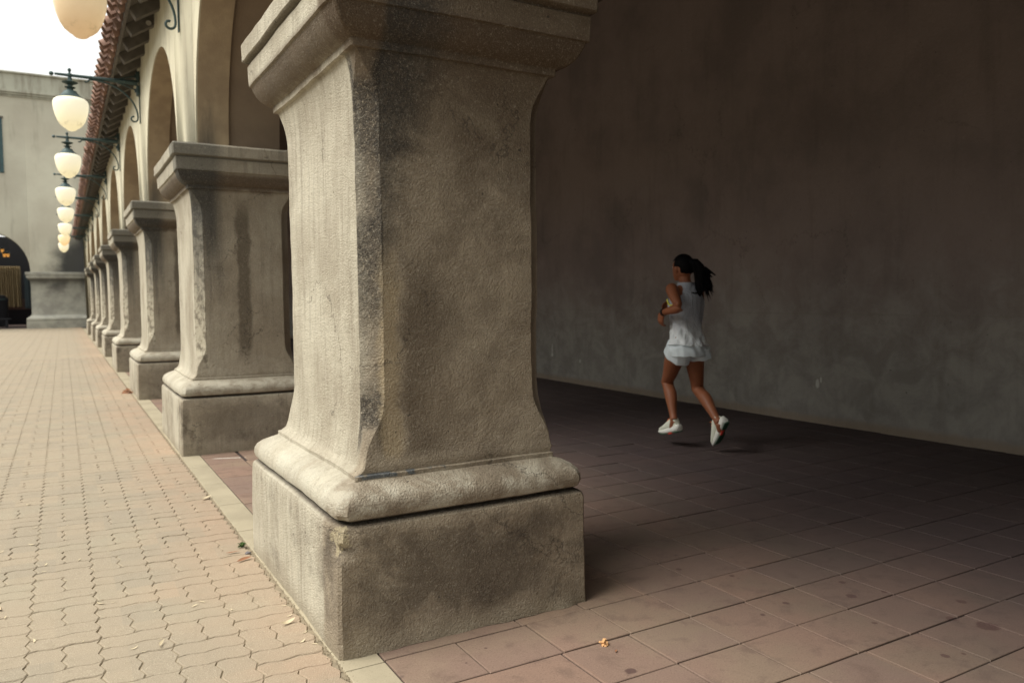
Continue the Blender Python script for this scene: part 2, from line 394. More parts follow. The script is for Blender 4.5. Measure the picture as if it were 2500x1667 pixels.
def mat_far():
    k = NT('grey_buff_render'); v = k.pos(); x, y, z = k.xyz(v)
    cl = k.noise(v, .5, 5, .6); st = k.noise(k.map(v, (2.5, 1, .35)), 1.2, 5, .6); pt = k.noise(v, 1.6, 5, .6)
    c = k.mix(k.step(cl, .32, .68), (0.52, 0.505, 0.41), (0.44, 0.415, 0.335))
    c = k.mix(k.mul(k.step(st, .52, .75), .4), c, (0.20, 0.18, 0.14))
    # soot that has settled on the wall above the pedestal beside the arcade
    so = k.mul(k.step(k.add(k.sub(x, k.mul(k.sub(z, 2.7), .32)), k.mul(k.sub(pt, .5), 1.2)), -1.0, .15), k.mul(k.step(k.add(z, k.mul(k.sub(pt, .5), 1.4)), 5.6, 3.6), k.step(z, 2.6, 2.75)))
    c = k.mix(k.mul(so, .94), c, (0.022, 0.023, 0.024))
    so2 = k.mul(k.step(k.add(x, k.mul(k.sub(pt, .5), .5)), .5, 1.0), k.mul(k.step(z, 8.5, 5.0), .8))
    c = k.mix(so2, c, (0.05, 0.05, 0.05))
    ped = k.step(z, 2.70, 2.68)
    pc = k.mix(k.step(pt, .38, .64), (0.47, 0.47, 0.41), (0.33, 0.325, 0.29))
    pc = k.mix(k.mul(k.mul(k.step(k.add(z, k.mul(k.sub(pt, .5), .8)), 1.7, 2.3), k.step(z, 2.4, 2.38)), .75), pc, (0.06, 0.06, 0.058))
    c = k.mix(ped, c, pc)
    k.color(c); stucco_bump(k, v, 20, .01, .6); return k.m

def mat_parapet():
    k = NT('weathered_parapet'); v = k.pos(); x, y, z = k.xyz(v)
    st = k.noise(k.map(v, (2.5, 1, .5)), 1.2, 5, .6)
    c = k.mix(k.step(st, .4, .68), (0.42, 0.42, 0.345), (0.27, 0.255, 0.205))
    k.color(c); return k.m

def mat_roof_tile():
    k = NT('clay_roof_tile'); v = k.obj(); r = k.rand()
    n = k.noise(k.vadd(v, k.map(k.pos(), (1, 1, 1))), 6, 4, .6)
    c = k.mix(r, (0.29, 0.175, 0.13), (0.21, 0.14, 0.115))
    c = k.mix(k.mul(k.step(n, .5, .7), .6), c, (0.15, 0.11, 0.085))
    k.color(c); k.rough(.85); k.bump(n, .004, .6); return k.m

def mat_globe(name, lo, hi, es, b0=(.50, .45, .33), b1=(.58, .53, .40)):
    k = NT(name); v = k.obj(); x, y, z = k.xyz(v)
    t = k.step(z, .0, .40)
    c = k.mix(t, lo, hi)
    k.color(k.mix(k.noise(v, 5, 3), b0, b1)); k.rough(.3)
    dirt = k.mul(k.mul(k.step(z, .045, .07), k.step(z, .125, .085)), k.step(k.noise(v, 32, 3, .7), .50, .62))
    ec = k.mix(k.mul(dirt, .6), c, (.16, .10, .05))
    k.put(k.p.inputs['Emission Color'], ec); k.p.inputs['Emission Strength'].default_value = es
    return k.m

M = dict(
    pier1=mat_pier('stucco_pier_near', True), pier=mat_pier('stucco_pier', False), wall=mat_arcade_wall(), back=mat_back_wall(),
    paver=mat_paver(), tile=mat_tile(), curb=mat_curb(), far=mat_far(), parapet=mat_parapet(), rtile=mat_roof_tile(),
    iron=simple('green_black_iron', (0.055, 0.085, 0.085), .5, .3), mortar=simple('sand_joint', (0.25, 0.208, 0.145), .95, var=.3, nscale=60),
    grout=simple('dark_grout', (0.055, 0.042, 0.038), .95, var=.3, nscale=60), wood=simple('dark_timber', (0.12, 0.108, 0.095), .85, var=.4, nscale=14),
    ceil=simple('ceiling_plaster', (0.13, 0.10, 0.082), .9, var=.25, nscale=2), earth=simple('ground_earth', (0.16, 0.13, 0.09), .95, var=.2, nscale=1),
    globe=mat_globe('milk_glass', (0.93, 0.80, 0.46), (1.0, 0.94, 0.72), .34), peach=mat_globe('peach_glass', (0.86, 0.53, 0.27), (1.0, 0.80, 0.52), .19, (.44, .33, .19), (.56, .46, .31)),
    orange=mat_globe('warm_peach_glass', (1.0, 0.58, 0.22), (1.0, 0.76, 0.42), .36),
    lantern=simple('amber_lantern_glass', (0.8, 0.4, 0.1), .4, emit=(1.0, 0.46, 0.10), es=.26), dark=simple('dark_interior', (0.045, 0.045, 0.05), .9),
    slat=simple('pale_curtain_cloth', (0.36, 0.28, 0.16), .8, var=.2, nscale=6), teal=simple('teal_window_paint', (0.045, 0.085, 0.09), .6, var=.3, nscale=5),
    glass=simple('dim_window_glass', (0.05, 0.075, 0.08), .12), leaf=simple('dry_leaf', (0.55, 0.47, 0.32), .8, var=.25, nscale=60),
    leafb=simple('brown_leaf', (0.27, 0.13, 0.07), .8, var=.3, nscale=60), weed=simple('weed_green', (0.07, 0.12, 0.035), .7),
    scrap=simple('orange_scrap', (0.62, 0.36, 0.17), .8, var=.45, nscale=45), pebble=simple('grey_pebble', (0.16, 0.15, 0.16), .8),
    hall=simple('hall_floor', (0.11, 0.08, 0.07), .8), redbase=simple('brown_dado', (0.16, 0.10, 0.085), .85),
)

# ------------------------------------------------------------------ visibility estimate (which pieces show largest)
def cam_xy(p):
    d = Vector(p)-Vector((0, 0, CAM_H)); z = d.dot(_f)
    if z < .2: return None
    return 1250+F_PX*d.dot(_r2)/z, 833.5-F_PX*d.dot(_u2)/z, z
PIERS = [2.60, 6.74, 10.95, 15.45, 19.9, 24.1, 28.1, 33.4]
def hidden(px, py):
    # ground point behind a plinth as seen from the camera
    for yn in PIERS:
        for s in range(1, 40):
            t = s/40; x, y, z = px*t, py*t, CAM_H*(1-t)
            if .80 < x < 1.84 and yn < y < yn+1.42: return True
    return False
def rank(cells, keep=300):
    sc = []
    for i, (cx, cy, wx, wy) in enumerate(cells):
        q = cam_xy((cx, cy, 0))
        if q is None or not (-60 < q[0] < 2560 and -60 < q[1] < 1740): sc.append((0, i)); continue
        a = wx*wy*F_PX*F_PX*CAM_H/q[2]**3
        if hidden(cx, cy): a = 0
        sc.append((a, i))
    sc.sort(reverse=True)
    return {i for a, i in sc[:keep] if a > 0}

# ------------------------------------------------------------------ ground
g = link('ground', mesh_py('ground', [(-400, -400, -.06), (400, -400, -.06), (400, 400, -.06), (-400, 400, -.06)], [(0, 1, 2, 3)]), M['earth'])
tag(g, kind='structure')

# courtyard paving: basket weave of wave-edged concrete pavers
pav = link('courtyard_paving', mesh_py('paving_bed', [(-10.9, -12, -.004), (.80, -12, -.004), (.80, 44, -.004), (-10.9, 44, -.004)], [(0, 1, 2, 3)]), M['mortar'])
tag(pav, kind='structure')
PX0, PW, PY0, PL = -.153, .231, 3.036, .2087
def wave(t):                      # zigzag, period half a module
    t = (t*2) % 1.0
    pts = ((0, 0), (.25, 1), (.75, -1), (1, 0))
    for (a, b), (c, d) in zip(pts, pts[1:]):
        if t <= c: return b+(d-b)*(t-a)/(c-a)
    return 0
GAP, AMP = .0038, .0085
def paver_outline(x0, x1, y0, y1, n_x, n_y, mx, my):
    # offsets use module coordinates so that neighbours interlock
    pts = []
    def wx(y): return AMP*wave((y)/my)
    def wy(x): return AMP*.8*wave((x)/mx)
    for i in range(n_x): t = x0+(x1-x0)*i/n_x; pts.append((t, y0+wy(t)+GAP/2, 0))
    for i in range(n_y): t = y0+(y1-y0)*i/n_y; pts.append((x1+wx(t)-GAP/2, t, 0))
    for i in range(n_x): t = x1+(x0-x1)*i/n_x; pts.append((t, y1+wy(t)-GAP/2, 0))
    for i in range(n_y): t = y1+(y0-y1)*i/n_y; pts.append((x0+wx(t)+GAP/2, t, 0))
    # trim the corners
    out = []
    cx, cy = (x0+x1)/2, (y0+y1)/2
    for a, b, _ in pts:
        a = min(max(a, x0-.02), x1+.02); b = min(max(b, y0-.02), y1+.02)
        out.append((a, b))
    return out
def paver_geo(out, ch=.0035):
    cx = sum(p[0] for p in out)/len(out); cy = sum(p[1] for p in out)/len(out)
    n = len(out); v = []
    sx = max(abs(p[0]-cx) for p in out); sy = max(abs(p[1]-cy) for p in out)
    for a, b in out: v.append((a, b, -.03))
    for a, b in out: v.append((a, b, -ch))
    for a, b in out: v.append((cx+(a-cx)*(1-ch/sx), cy+(b-cy)*(1-ch/sy), 0))
    f = []
    for r in (0, n):
        for i in range(n):
            j = (i+1) % n; f.append((r+i, r+j, r+n+j, r+n+i))
    f.append(tuple(range(2*n, 3*n)))
    return v, f
KINDS = {}
for nm, (x0, x1, y0, y1, nx, ny) in {'low': (0, PW, 0, PL/2, 8, 4), 'high': (0, PW, PL/2, PL, 8, 4), 'west': (0, PW/2, 0, PL, 4, 8), 'east': (PW/2, PW, 0, PL, 4, 8)}.items():
    KINDS[nm] = paver_geo(paver_outline(x0, x1, y0, y1, nx, ny, PW, PL))
PM = {k_: mesh_py('paver_'+k_, v, f) for k_, (v, f) in KINDS.items()}
for m_ in PM.values(): m_.materials.append(M['paver'])
cells, info = [], []
for i in range(-14, 4):
    for j in range(-5, 100):
        x = PX0+i*PW; y = PY0+j*PL
        if y > 20 or x < -3.3: continue
        if x+PW > .78: continue
        par = (i+j) % 2
        for nm in (('west', 'east') if par == 0 else ('low', 'high')):
            dx = {'west': .25, 'east': .75}.get(nm, .5)*PW; dy = {'low': .25, 'high': .75}.get(nm, .5)*PL
            cells.append((x+dx, y+dy, PW*.5, PL)); info.append((nm, x, y))
big = rank(cells)
V, Fc = [], []
for i, (nm, x, y) in enumerate(info):
    z = random.uniform(-.0012, .0012)
    if i in big:
        o = link('paver', PM[nm], None, pav, (x, y, z))
        o.rotation_euler = (random.uniform(-.006, .006), random.uniform(-.006, .006), 0)
    else:
        v, f = KINDS[nm]; b = len(V)
        V += [(a+x, c+y, d+z) for a, c, d in v]; Fc += [tuple(q+b for q in r) for r in f]
far_rest = mesh_py('paver_rest', V, Fc)
o = link('paver_field', far_rest, M['paver'], pav); tag(o, kind='stuff')
# beyond 20 m single joints are no longer seen: strips between the lengthwise joints
V, Fc = [], []
for i in range(-38, 4):
    x0, x1 = PX0+i*PW+.003, PX0+(i+1)*PW-.003
    y = 20.03
    b = len(V); V += [(x0, y, -.001), (x1, y, -.001), (x1, 44, -.001), (x0, 44, -.001)]; Fc.append((b, b+1, b+2, b+3))
for i in range(-38, -14):
    x0, x1 = PX0+i*PW+.003, PX0+(i+1)*PW-.003
    b = len(V); V += [(x0, -2, -.001), (x1, -2, -.001), (x1, 20.0, -.001), (x0, 20.0, -.001)]; Fc.append((b, b+1, b+2, b+3))
o = link('paver_strips', mesh_py('paver_strips', V, Fc), M['paver'], pav); tag(o, kind='stuff')

# curb strip under the piers
cs = link('curb_strip', mesh_py('curb_bed', [(.80, -4, -.0045), (.93, -4, -.0045), (.93, 44, -.0045), (.80, 44, -.0045)], [(0, 1, 2, 3)]), M['grout'])
tag(cs, kind='structure')
y = -1.2; sl = None
while y < 40:
    ln = .62 if y < 20 else 2.4
    o = link('slab', box_mesh('slab', .786, .926, 0, ln-.005, -.03, .001+random.uniform(0, .0015), bevel=.003), M['curb'], cs, (0, y, 0)); y += ln

V, Fc = [], []
for i in range(900):
    y = 1.9+7*random.random()**1.6; x = .782+random.gauss(0, .014); r = random.uniform(.0012, .005)
    if .79 < x and any(yn-.01 < y < yn+1.43 for yn in (2.60, 6.74)): x = .79-abs(random.gauss(0, .014))
    a = random.uniform(0, 6.28); b = len(V)
    V += [(x+r*math.cos(a+q), y+r*math.sin(a+q), -.004+(.004 if x > .775 else 0)) for q in (0, 2.1, 4.2)]+[(x, y, r*.9)]
    Fc += [(b, b+1, b+3), (b+1, b+2, b+3), (b+2, b, b+3)]
o = link('joint_crumbs', mesh_py('joint_crumbs', V, Fc), M['mortar'], cs); tag(o, kind='stuff')
# passage floor: square terracotta tiles
pf = link('passage_floor', mesh_py('tile_bed', [(.93, -6, -.007), (6.6, -6, -.007), (6.6, 44, -.007), (.93, 44, -.007)], [(0, 1, 2, 3)]), M['grout'])
tag(pf, kind='structure')
TX, TY = .300, .2704
bm = bmesh.new(); bm_box(bm, .0035, TX-.0035, .0035, TY-.0035, -.03, 0)
bmesh.ops.bevel(bm, geom=[e for e in bm.edges if all(abs(v.co.z) < 1e-6 for v in e.verts)], offset=.0022, segments=1, affect='EDGES')
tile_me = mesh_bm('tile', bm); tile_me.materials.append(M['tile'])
bm = bmesh.new(); bm_box(bm, .0, .2675, .0035, TY-.0035, -.03, 0)
bmesh.ops.bevel(bm, geom=[e for e in bm.edges if all(abs(v.co.z) < 1e-6 for v in e.verts)], offset=.0022, segments=1, affect='EDGES')
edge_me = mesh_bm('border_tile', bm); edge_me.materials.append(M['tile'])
ev_ = [tuple(v.co) for v in edge_me.vertices]; ef_ = [tuple(p.vertices) for p in edge_me.polygons]
tv = [tuple(v.co) for v in tile_me.vertices]; tf = [tuple(p.vertices) for p in tile_me.polygons]
cells, info = [], []
for j in range(-22, 70):
    sh = random.choice((0, 0, 0, .02, -.015))
    for i in range(0, 19):
        x = .905+TX*i + (sh if i else 0); y = 2.261+TY*j
        if i == 0: x = .934
        cells.append((x+TX/2, y+TY/2, TX, TY)); info.append((x, y, i == 0))
big = rank(cells); V, Fc = [], []
for i, (x, y, eg) in enumerate(info):
    z = random.uniform(-.0012, .0012)
    if i in big:
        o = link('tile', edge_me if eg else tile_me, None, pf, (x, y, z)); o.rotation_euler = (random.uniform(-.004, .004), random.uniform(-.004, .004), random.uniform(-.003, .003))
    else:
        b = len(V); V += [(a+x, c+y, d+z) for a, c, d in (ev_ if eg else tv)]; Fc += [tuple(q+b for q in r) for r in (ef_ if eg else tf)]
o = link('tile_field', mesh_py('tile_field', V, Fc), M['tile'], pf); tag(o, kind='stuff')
V, Fc = [], []
for j in range(70, 150):
    y = 2.261+TY*j; b = len(V); V += [(.934, y+.004, 0), (6.6, y+.004, 0), (6.6, y+TY-.004, 0), (.934, y+TY-.004, 0)]; Fc.append((b, b+1, b+2, b+3))
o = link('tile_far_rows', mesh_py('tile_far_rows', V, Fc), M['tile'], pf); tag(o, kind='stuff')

# ------------------------------------------------------------------ piers
HX, HY = .525, .71
# z, inset left, inset right, inset near, inset far, corner cut
PROF = [(0, 0, 0, 0, 0, .012), (.44, .002, .002, .002, .002, .012), (.456, .006, .006, .006, .006, .016), (.466, .018, .018, .018, .018, .02),
        (.469, .05, .05, .05, .05, .02), (.475, .05, .05, .05, .05, .02),
        (.477, .030, .030, .030, .030, .03), (.486, .014, .010, .013, .014, .03), (.505, .008, .003, .006, .008, .03), (.53, .010, .005, .008, .012, .03),
        (.552, .020, .014, .018, .024, .03), (.572, .042, .034, .040, .05, .03), (.588, .074, .064, .072, .09, .025), (.598, .100, .09, .098, .12, .02),
        (.601, .106, .096, .104, .128, .006), (.616, .106, .096, .104, .128, .006), (.620, .118, .106, .114, .14, .006)]
T = [(.620, .82), (.645, .875), (.675, .92), (.715, .955), (.77, .985), (.85, 1.0), (1.2, 1.0), (1.95, 1.0), (2.02, .985), (2.08, .95), (2.12, .91), (2.15, .86)]
CH = [(.62, .006), (.70, .006), (.74, .018), (.79, .045), (.84, .064), (.90, .07), (1.98, .07), (2.03, .06), (2.08, .035), (2.12, .014), (2.15, .006)]
SH = (.158, .112, .130, .19)
CAPP = [(2.150, .134, .092, .112, .16, .006), (2.153, .118, .072, .098, .14, .006), (2.180, .116, .070, .096, .138, .006), (2.184, .108, .060, .09, .13, .006),
        (2.193, .092, .030, .076, .110, .006), (2.212, .072, .006, .060, .088, .006), (2.24, .052, -.014, .046, .070, .006), (2.27, .040, -.029, .038, .058, .006), (2.285, .036, -.034, .036, .056, .006),
        (2.289, .026, -.048, .026, .045, .007), (2.385, .022, -.056, .024, .04, .007), (2.392, .030, -.05, .032, .048, .007), (2.398, .028, -.052, .03, .046, .007),
        (2.403, .008, -.070, .012, .03, .010), (2.410, .001, -.079, .005, .022, .012), (2.488, .000, -.080, .004, .02, .012), (2.502, .012, -.068, .016, .03, .014), (2.508, .04, -.04, .05, .06, .014),
        (2.512, .25, .2, .3, .3, .02)]
RAISE = 0.0
def full_profile(dz):
    rows = list(PROF)
    zs = []; z = .64
    while z < 2.149+RAISE: zs.append(z); z += dz if (.95 < z < 1.92) else min(dz, .03)
    for z in zs:
        zz = z if z < 1.5 else 1.5+(z-1.5)*.65/(.65+RAISE); t = lerp_table(T, zz)[0]; c = lerp_table(CH, zz)[0]
        rows.append((z, SH[0]*t, SH[1]*t, SH[2]*t, SH[3]*t, c))
    return rows+[(r[0]+RAISE,)+r[1:] for r in CAPP]
def refine(rows, dz):
    outr = [rows[0]]
    for a, b in zip(rows, rows[1:]):
        n = max(1, int(math.ceil((b[0]-a[0])/dz)))
        for i in range(1, n+1):
            t = i/n; outr.append(tuple(p+(q-p)*t for p, q in zip(a, b)))
    return outr
def ring(row, ds):
    z, l, r, nr, fr, c = row
    x0, x1, y0, y1 = -HX+l, HX-r, -HY+nr, HY-fr
    cor = [(x0+c, y0), (x1-c, y0), (x1, y0+c), (x1, y1-c), (x1-c, y1), (x0+c, y1), (x0, y1-c), (x0, y0+c)]
    cnt = (int(1.0/ds), 3, int(1.4/ds), 3, int(1.0/ds), 3, int(1.4/ds), 3)
    pts = []
    for i in range(8):
        a, b = cor[i], cor[(i+1) % 8]
        for s in range(cnt[i]):
            t = s/cnt[i]; pts.append(Vector((a[0]+(b[0]-a[0])*t, a[1]+(b[1]-a[1])*t, z)))
    return pts
def pier_mesh(name, rows, ds, amp, seed, chip=False):
    V, Fc, rg = [], [], []
    for row in rows:
        pts = ring(row, ds); st = len(V)
        for p in pts:
            q = p + Vector((seed*3.1, seed*1.7, 0))
            d = mnoise.noise_vector(q*2.3)*amp*1.5 + mnoise.noise_vector(q*9)*amp*.6 + mnoise.noise_vector(q*28)*amp*.28
            nv = Vector((p.x/HX, p.y/HY, 0))
            p2 = p + Vector((d.x, d.y, d.z*.7))
            if chip:
                e = (p-Vector((-.525, -.68, .415))).length
                if e < .085:
                    t = (1-e/.085); t = min(1, t*2.2)
                    p2 += Vector((.016, .022, 0))*t*(1.0+mnoise.noise(q*40)*.8)
                # chewed foot of the plinth
                if p.z < .05 and p.y < -.6: p2.y -= (.05-p.z)*.35*(.5+mnoise.noise(q*11))
            V.append(p2)
        rg.append((st, len(pts)))
    for (a, n), (b, m) in zip(rg, rg[1:]):
        for i in range(n):
            j = (i+1) % n; Fc.append((a+i, a+j, b+j, b+i))
    # close top
    a, n = rg[-1]; Fc.append(tuple(range(a, a+n)))
    return mesh_py(name, V, Fc, 29)
def pier_meshes(ds, dz, amp, seed, chip=False):
    R = full_profile(dz)
    parts = {'plinth': (0, .4695), 'base_moulding': (.4689, .6165), 'shaft': (.6155, 2.1502+RAISE), 'capital': (2.1498+RAISE, 9)}
    res = {}
    for nm, (a, b) in parts.items():
        rows = [r for r in R if a <= r[0] <= b]
        res[nm] = pier_mesh('pier_'+nm, refine(rows, dz), ds, amp, seed, chip)
    return res
hero = pier_meshes(.03, .03, .0042, 1.0, True)
RAISE = 0.022
norm = pier_meshes(.08, .08, .004, 5.0)
LAB = ['largest stuccoed pier in front, black mould down its chamfered corner', 'second pier back, just behind the big near pier, brown run down its front',
       'third pier from the camera, half hidden by the second', 'fourth pier from the camera, with a yellowish patch on its plinth side',
       'fifth pier of the arcade row, counted from the camera', 'sixth pier of the arcade row, counted from the camera',
       'seventh pier of the arcade row, next to the last one', 'last and smallest pier in view, beside the far building']
CX = .795+HX
for n, yn in enumerate(PIERS):
    e = empty('stone_pier', (CX, yn+HY, 0), LAB[n], 'pier', 'stucco piers of the arcade')
    for nm, me in (hero if n == 0 else norm).items():
        link(nm, me, M['pier1' if n == 0 else 'pier'], e)

# ------------------------------------------------------------------ arcade wall with round arches
WX0, WX1, WZ = 1.01, 1.70, 4.62
segs = [(-7.0, -4.34)] + [(yn+.24, yn+1.40) for yn in [-5.74, -1.56]] + [(yn+.24, yn+1.40) for yn in PIERS] + [(38.2, 44.0)]
segs[0] = (-9.0, -8.4)
segs = [(-9.5, -8.5)] + segs[1:]
aw = empty('arcade_wall', (1.35, 17, 2.5), 'long cream stuccoed wall of round arches carried by the piers', 'arcade wall')
def arch_wall():
    bm = bmesh.new()
    def poly(xa, xb, grow):
        """front sheet outline as strips + soffit between xa and xb"""
        for (a0, a1), (b0, b1) in zip(segs, segs[1:]):
            ys, ye = a1-grow, b0+grow
            c = (ys+ye)/2; r = (ye-ys)/2; N = 28; rise = min(1.52, max(1.2, r*1.0))+grow*.6
            pts = []
            for i in range(N+1):
                th = math.pi*i/N
                cx = -math.cos(th); sx = math.sin(th)
                cx = math.copysign(abs(cx)**.92, cx); sx = sx**.92
                pts.append((c+r*cx, 2.50+rise*sx))
            yield (ys, ye, pts)
    # outer ring X 1.01..1.27, inner ring (slightly larger opening) X 1.27..1.70
    for xa, xb, grow in ((WX0, 1.27, 0.0), (1.27, WX1, .035)):
        for ys, ye, pts in poly(xa, xb, grow):
            for (y0, z0), (y1, z1) in zip(pts, pts[1:]):
                A = [bm.verts.new(p) for p in ((xa, y0, z0), (xa, y1, z1), (xb, y1, z1), (xb, y0, z0))]
                bm.faces.new(A)
                for X in (xa, xb):
                    bm.faces.new([bm.verts.new(p) for p in ((X, y0, z0), (X, y1, z1), (X, y1, WZ), (X, y0, WZ))])
        for i, (a0, a1) in enumerate(segs):
            z0 = 2.47 if 0 < i < len(segs)-1 else 0.0
            ya, yb = a0+(grow if i else 0), a1-(grow if i < len(segs)-1 else 0)
            for X in (xa, xb):
                bm.faces.new([bm.verts.new(p) for p in ((X, ya, z0), (X, yb, z0), (X, yb, WZ), (X, ya, WZ))])
            for Y in (ya, yb):
                bm.faces.new([bm.verts.new(p) for p in ((xa, Y, z0), (xb, Y, z0), (xb, Y, 2.50), (xa, Y, 2.50))])
    bm.faces.new([bm.verts.new(p) for p in ((WX0, segs[0][0], WZ), (WX1, segs[0][0], WZ), (WX1, 44, WZ), (WX0, 44, WZ))])
    bmesh.ops.remove_doubles(bm, verts=bm.verts[:], dist=.0005)
    return mesh_bm('arch_wall', bm, 40)
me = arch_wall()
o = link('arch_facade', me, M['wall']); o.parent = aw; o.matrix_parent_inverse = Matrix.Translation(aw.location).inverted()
for yn in (-1.56, -5.74):                     # the row goes on behind the camera
    for nm, mm in norm.items():
        o = link(nm, mm, M['pier'], aw); o.location = Vector((CX, yn+HY, 0))-aw.location

# passage back wall and ceiling
bm = bmesh.new()
N1, N2 = 180, 8
W0 = 6.42
grid = [[bm.verts.new((W0+.03*math.sin(i*.21)+mnoise.noise((i*.35, j*1.0, 3))*.012 + (.14 if 36 < i < 62 else 0)*0, -9.5+53.5*i/N1, -.02+5.25*j/N2)) for j in range(N2+1)] for i in range(N1+1)]
for i in range(N1):
    for j in range(N2): bm.faces.new((grid[i][j], grid[i+1][j], grid[i+1][j+1], grid[i][j+1]))
bk = [bm.verts.new((6.9, y_, z_)) for y_, z_ in ((-9.5, -.02), (44, -.02), (44, 5.23), (-9.5, 5.23))]; bm.faces.new(bk)
me = mesh_bm('passage_wall', bm, 60)
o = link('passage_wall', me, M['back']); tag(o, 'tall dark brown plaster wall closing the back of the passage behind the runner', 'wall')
ce = link('passage_ceiling', box_mesh('passage_ceiling', 1.705, 6.9, -9.5, 44, 5.235, 5.34), M['ceil']); tag(ce, kind='structure')
ew = link('passage_end_wall', box_mesh('passage_end_wall', 1.72, 6.38, 43.6, 43.9, -.02, 5.23), M['dark'])
tag(ew, 'shaded wall across the distant end of the passage', 'wall')
nw = link('passage_near_wall', box_mesh('passage_near_wall', 1.72, 6.38, -9.4, -9.1, -.02, 5.23), M['back'])
tag(nw, 'plaster wall across the near end of the passage behind the camera', 'wall')

# ------------------------------------------------------------------ tiled roof over the arcade
rf = empty('tiled_roof', (1.0, 17, 4.5), 'sloping red clay tile roof with its eave over the arches', 'roof')
def rl(o): o.parent = rf; o.matrix_parent_inverse = Matrix.Translation(Vector((1.0, 17, 4.5))).inverted(); return o
SL = math.atan2(.235, .37)
deck = bmesh.new()
def rp(s, off=0.0, y=0): # s metres up slope from eave at X=.66,Z=4.28 ; off normal offset
    return Vector((.66+s*math.cos(SL)-off*math.sin(SL), y, 4.285+s*math.sin(SL)+off*math.cos(SL)))
for a, b in ((0.05, 4.4),):
    P = [rp(a, .0, -9.5), rp(b, .0, -9.5), rp(b, .0, 43.95), rp(a, .0, 43.95)]; Q = [rp(a, .03, -9.5), rp(b, .03, -9.5), rp(b, .03, 43.95), rp(a, .03, 43.95)]
    vs = [deck.verts.new(p) for p in P+Q]
    for q in ((0, 1, 2, 3), (4, 5, 6, 7), (0, 1, 5, 4), (1, 2, 6, 5), (2, 3, 7, 6), (3, 0, 4, 7)): deck.faces.new([vs[i] for i in q])
rl(link('roof_deck', mesh_bm('roof_deck', deck), M['wood']))
def barrel(r0, r1, L, up, N=8, th=.014):
    V, Fc = [], []
    for s, r in ((0, r0), (L, r1)):
        for rr in (r, r-th):
            for i in range(N+1):
                a = math.pi*i/N; V.append((s, rr*math.cos(a), (1 if up else -1)*rr*math.sin(a)))
    n = N+1
    for i in range(N):
        Fc += [(i, i+1, 2*n+i+1, 2*n+i), (n+i, 3*n+i, 3*n+i+1, n+i+1), (i, n+i, n+i+1, i+1), (2*n+i, 2*n+i+1, 3*n+i+1, 3*n+i)]
    Fc += [(0, 2*n, 3*n, n), (N, n+N, 3*n+N, 2*n+N)]
    return V, Fc
v, f = barrel(.098, .082, .46, True); cov = mesh_py('cover_tile', v, f, 40); cov.materials.append(M['rtile'])
v, f = barrel(.098, .082, .46, False); pan = mesh_py('pan_tile', v, f, 40); pan.materials.append(M['rtile'])
y = -1.0; i = 0
ry = -SL
while y < 43.8:
    for nm, me_, off, dy, ds in (('cover_tile', cov, .115, 0, -.05), ('pan_tile', pan, .10, .145, -.02)):
        for s in ((0.0, .40) if nm == 'cover_tile' else (0.0,)):
            if s > 0 and y > 36: continue
            p = rp(s+ds+random.uniform(-.018, .018), off+(.02 if s else 0), y+dy+random.uniform(-.008, .008))
            o = link(nm, me_); o.location = p; o.rotation_euler = (random.uniform(-.05, .05), ry+random.uniform(-.03, .03), random.uniform(-.04, .04)); rl(o)
    y += .29
rafter = box_mesh('rafter', 0.0, 1.2, -.055, .055, -.125, -.001, bevel=.006); rafter.materials.append(M['wood'])
y = -1.2
while y < 43.6:
    o = link('rafter', rafter); o.location = rp(.06, 0, y); o.rotation_euler = (0, ry, 0); rl(o); y += .58
for ya in (-1.0,):
    bt = box_mesh('eave_board', 0.0, .03, -9.5, 43.9, -.05, .06); o = link('eave_board', bt, M['wood']); o.location = rp(.045, .03, 0); rl(o)

# ------------------------------------------------------------------ wall lamps
LAMPS = [(0.222, 7.72, 3.500), (0.187, 11.75, 3.469), (0.179, 16.0, 3.439), (0.157, 20.7, 3.442), (0.172, 25.0, 3.428), (0.166, 29.9, 3.421), (0.151, 35.0, 3.419), (0.144, 39.5, 3.412)]
LL = ['nearest and largest globe lamp, peach coloured, cut off by the top edge', 'second lamp, whole cream globe with green iron cap and full bracket against the sky',
      'third cream globe lamp in the row above the paving', 'fourth cream globe lamp, its cap touching the globe before it', 'fifth cream globe lamp down the row, small',
      'sixth cream globe lamp down the row, its top overlapped by the fifth', 'orange tinted small globe lamp, last but one of the row', 'smallest globe lamp, lowest at the far end of the row']
G_PROF = [(0, 0), (.020, .002), (.042, .009), (.060, .022), (.070, .034), (.092, .046), (.128, .078), (.160, .130), (.185, .20), (.201, .275), (.207, .33), (.206, .365), (.195, .392), (.170, .412), (.130, .425), (.10, .43)]
gm = {}
def globe_mesh(matkey):
    if matkey not in gm:
        bm = bmesh.new(); bm_lathe(bm, G_PROF, seg=32); me = mesh_bm('globe_'+matkey, bm, 60); me.materials.append(M[matkey]); gm[matkey] = me
    return gm[matkey]
bm = bmesh.new()
bm_lathe(bm, [(.155, .424), (.150, .432), (.135, .437), (.112, .46), (.085, .49), (.075, .51), (.04, .525), (.035, .545), (.06, .555), (.065, .562), (.03, .572), (.028, .59), (.06, .605), (.092, .62), (.094, .626), (.06, .636), (.028, .65), (.022, .69)], seg=24)
cap_me = mesh_bm('lamp_cap', bm, 40); cap_me.materials.append(M['iron'])
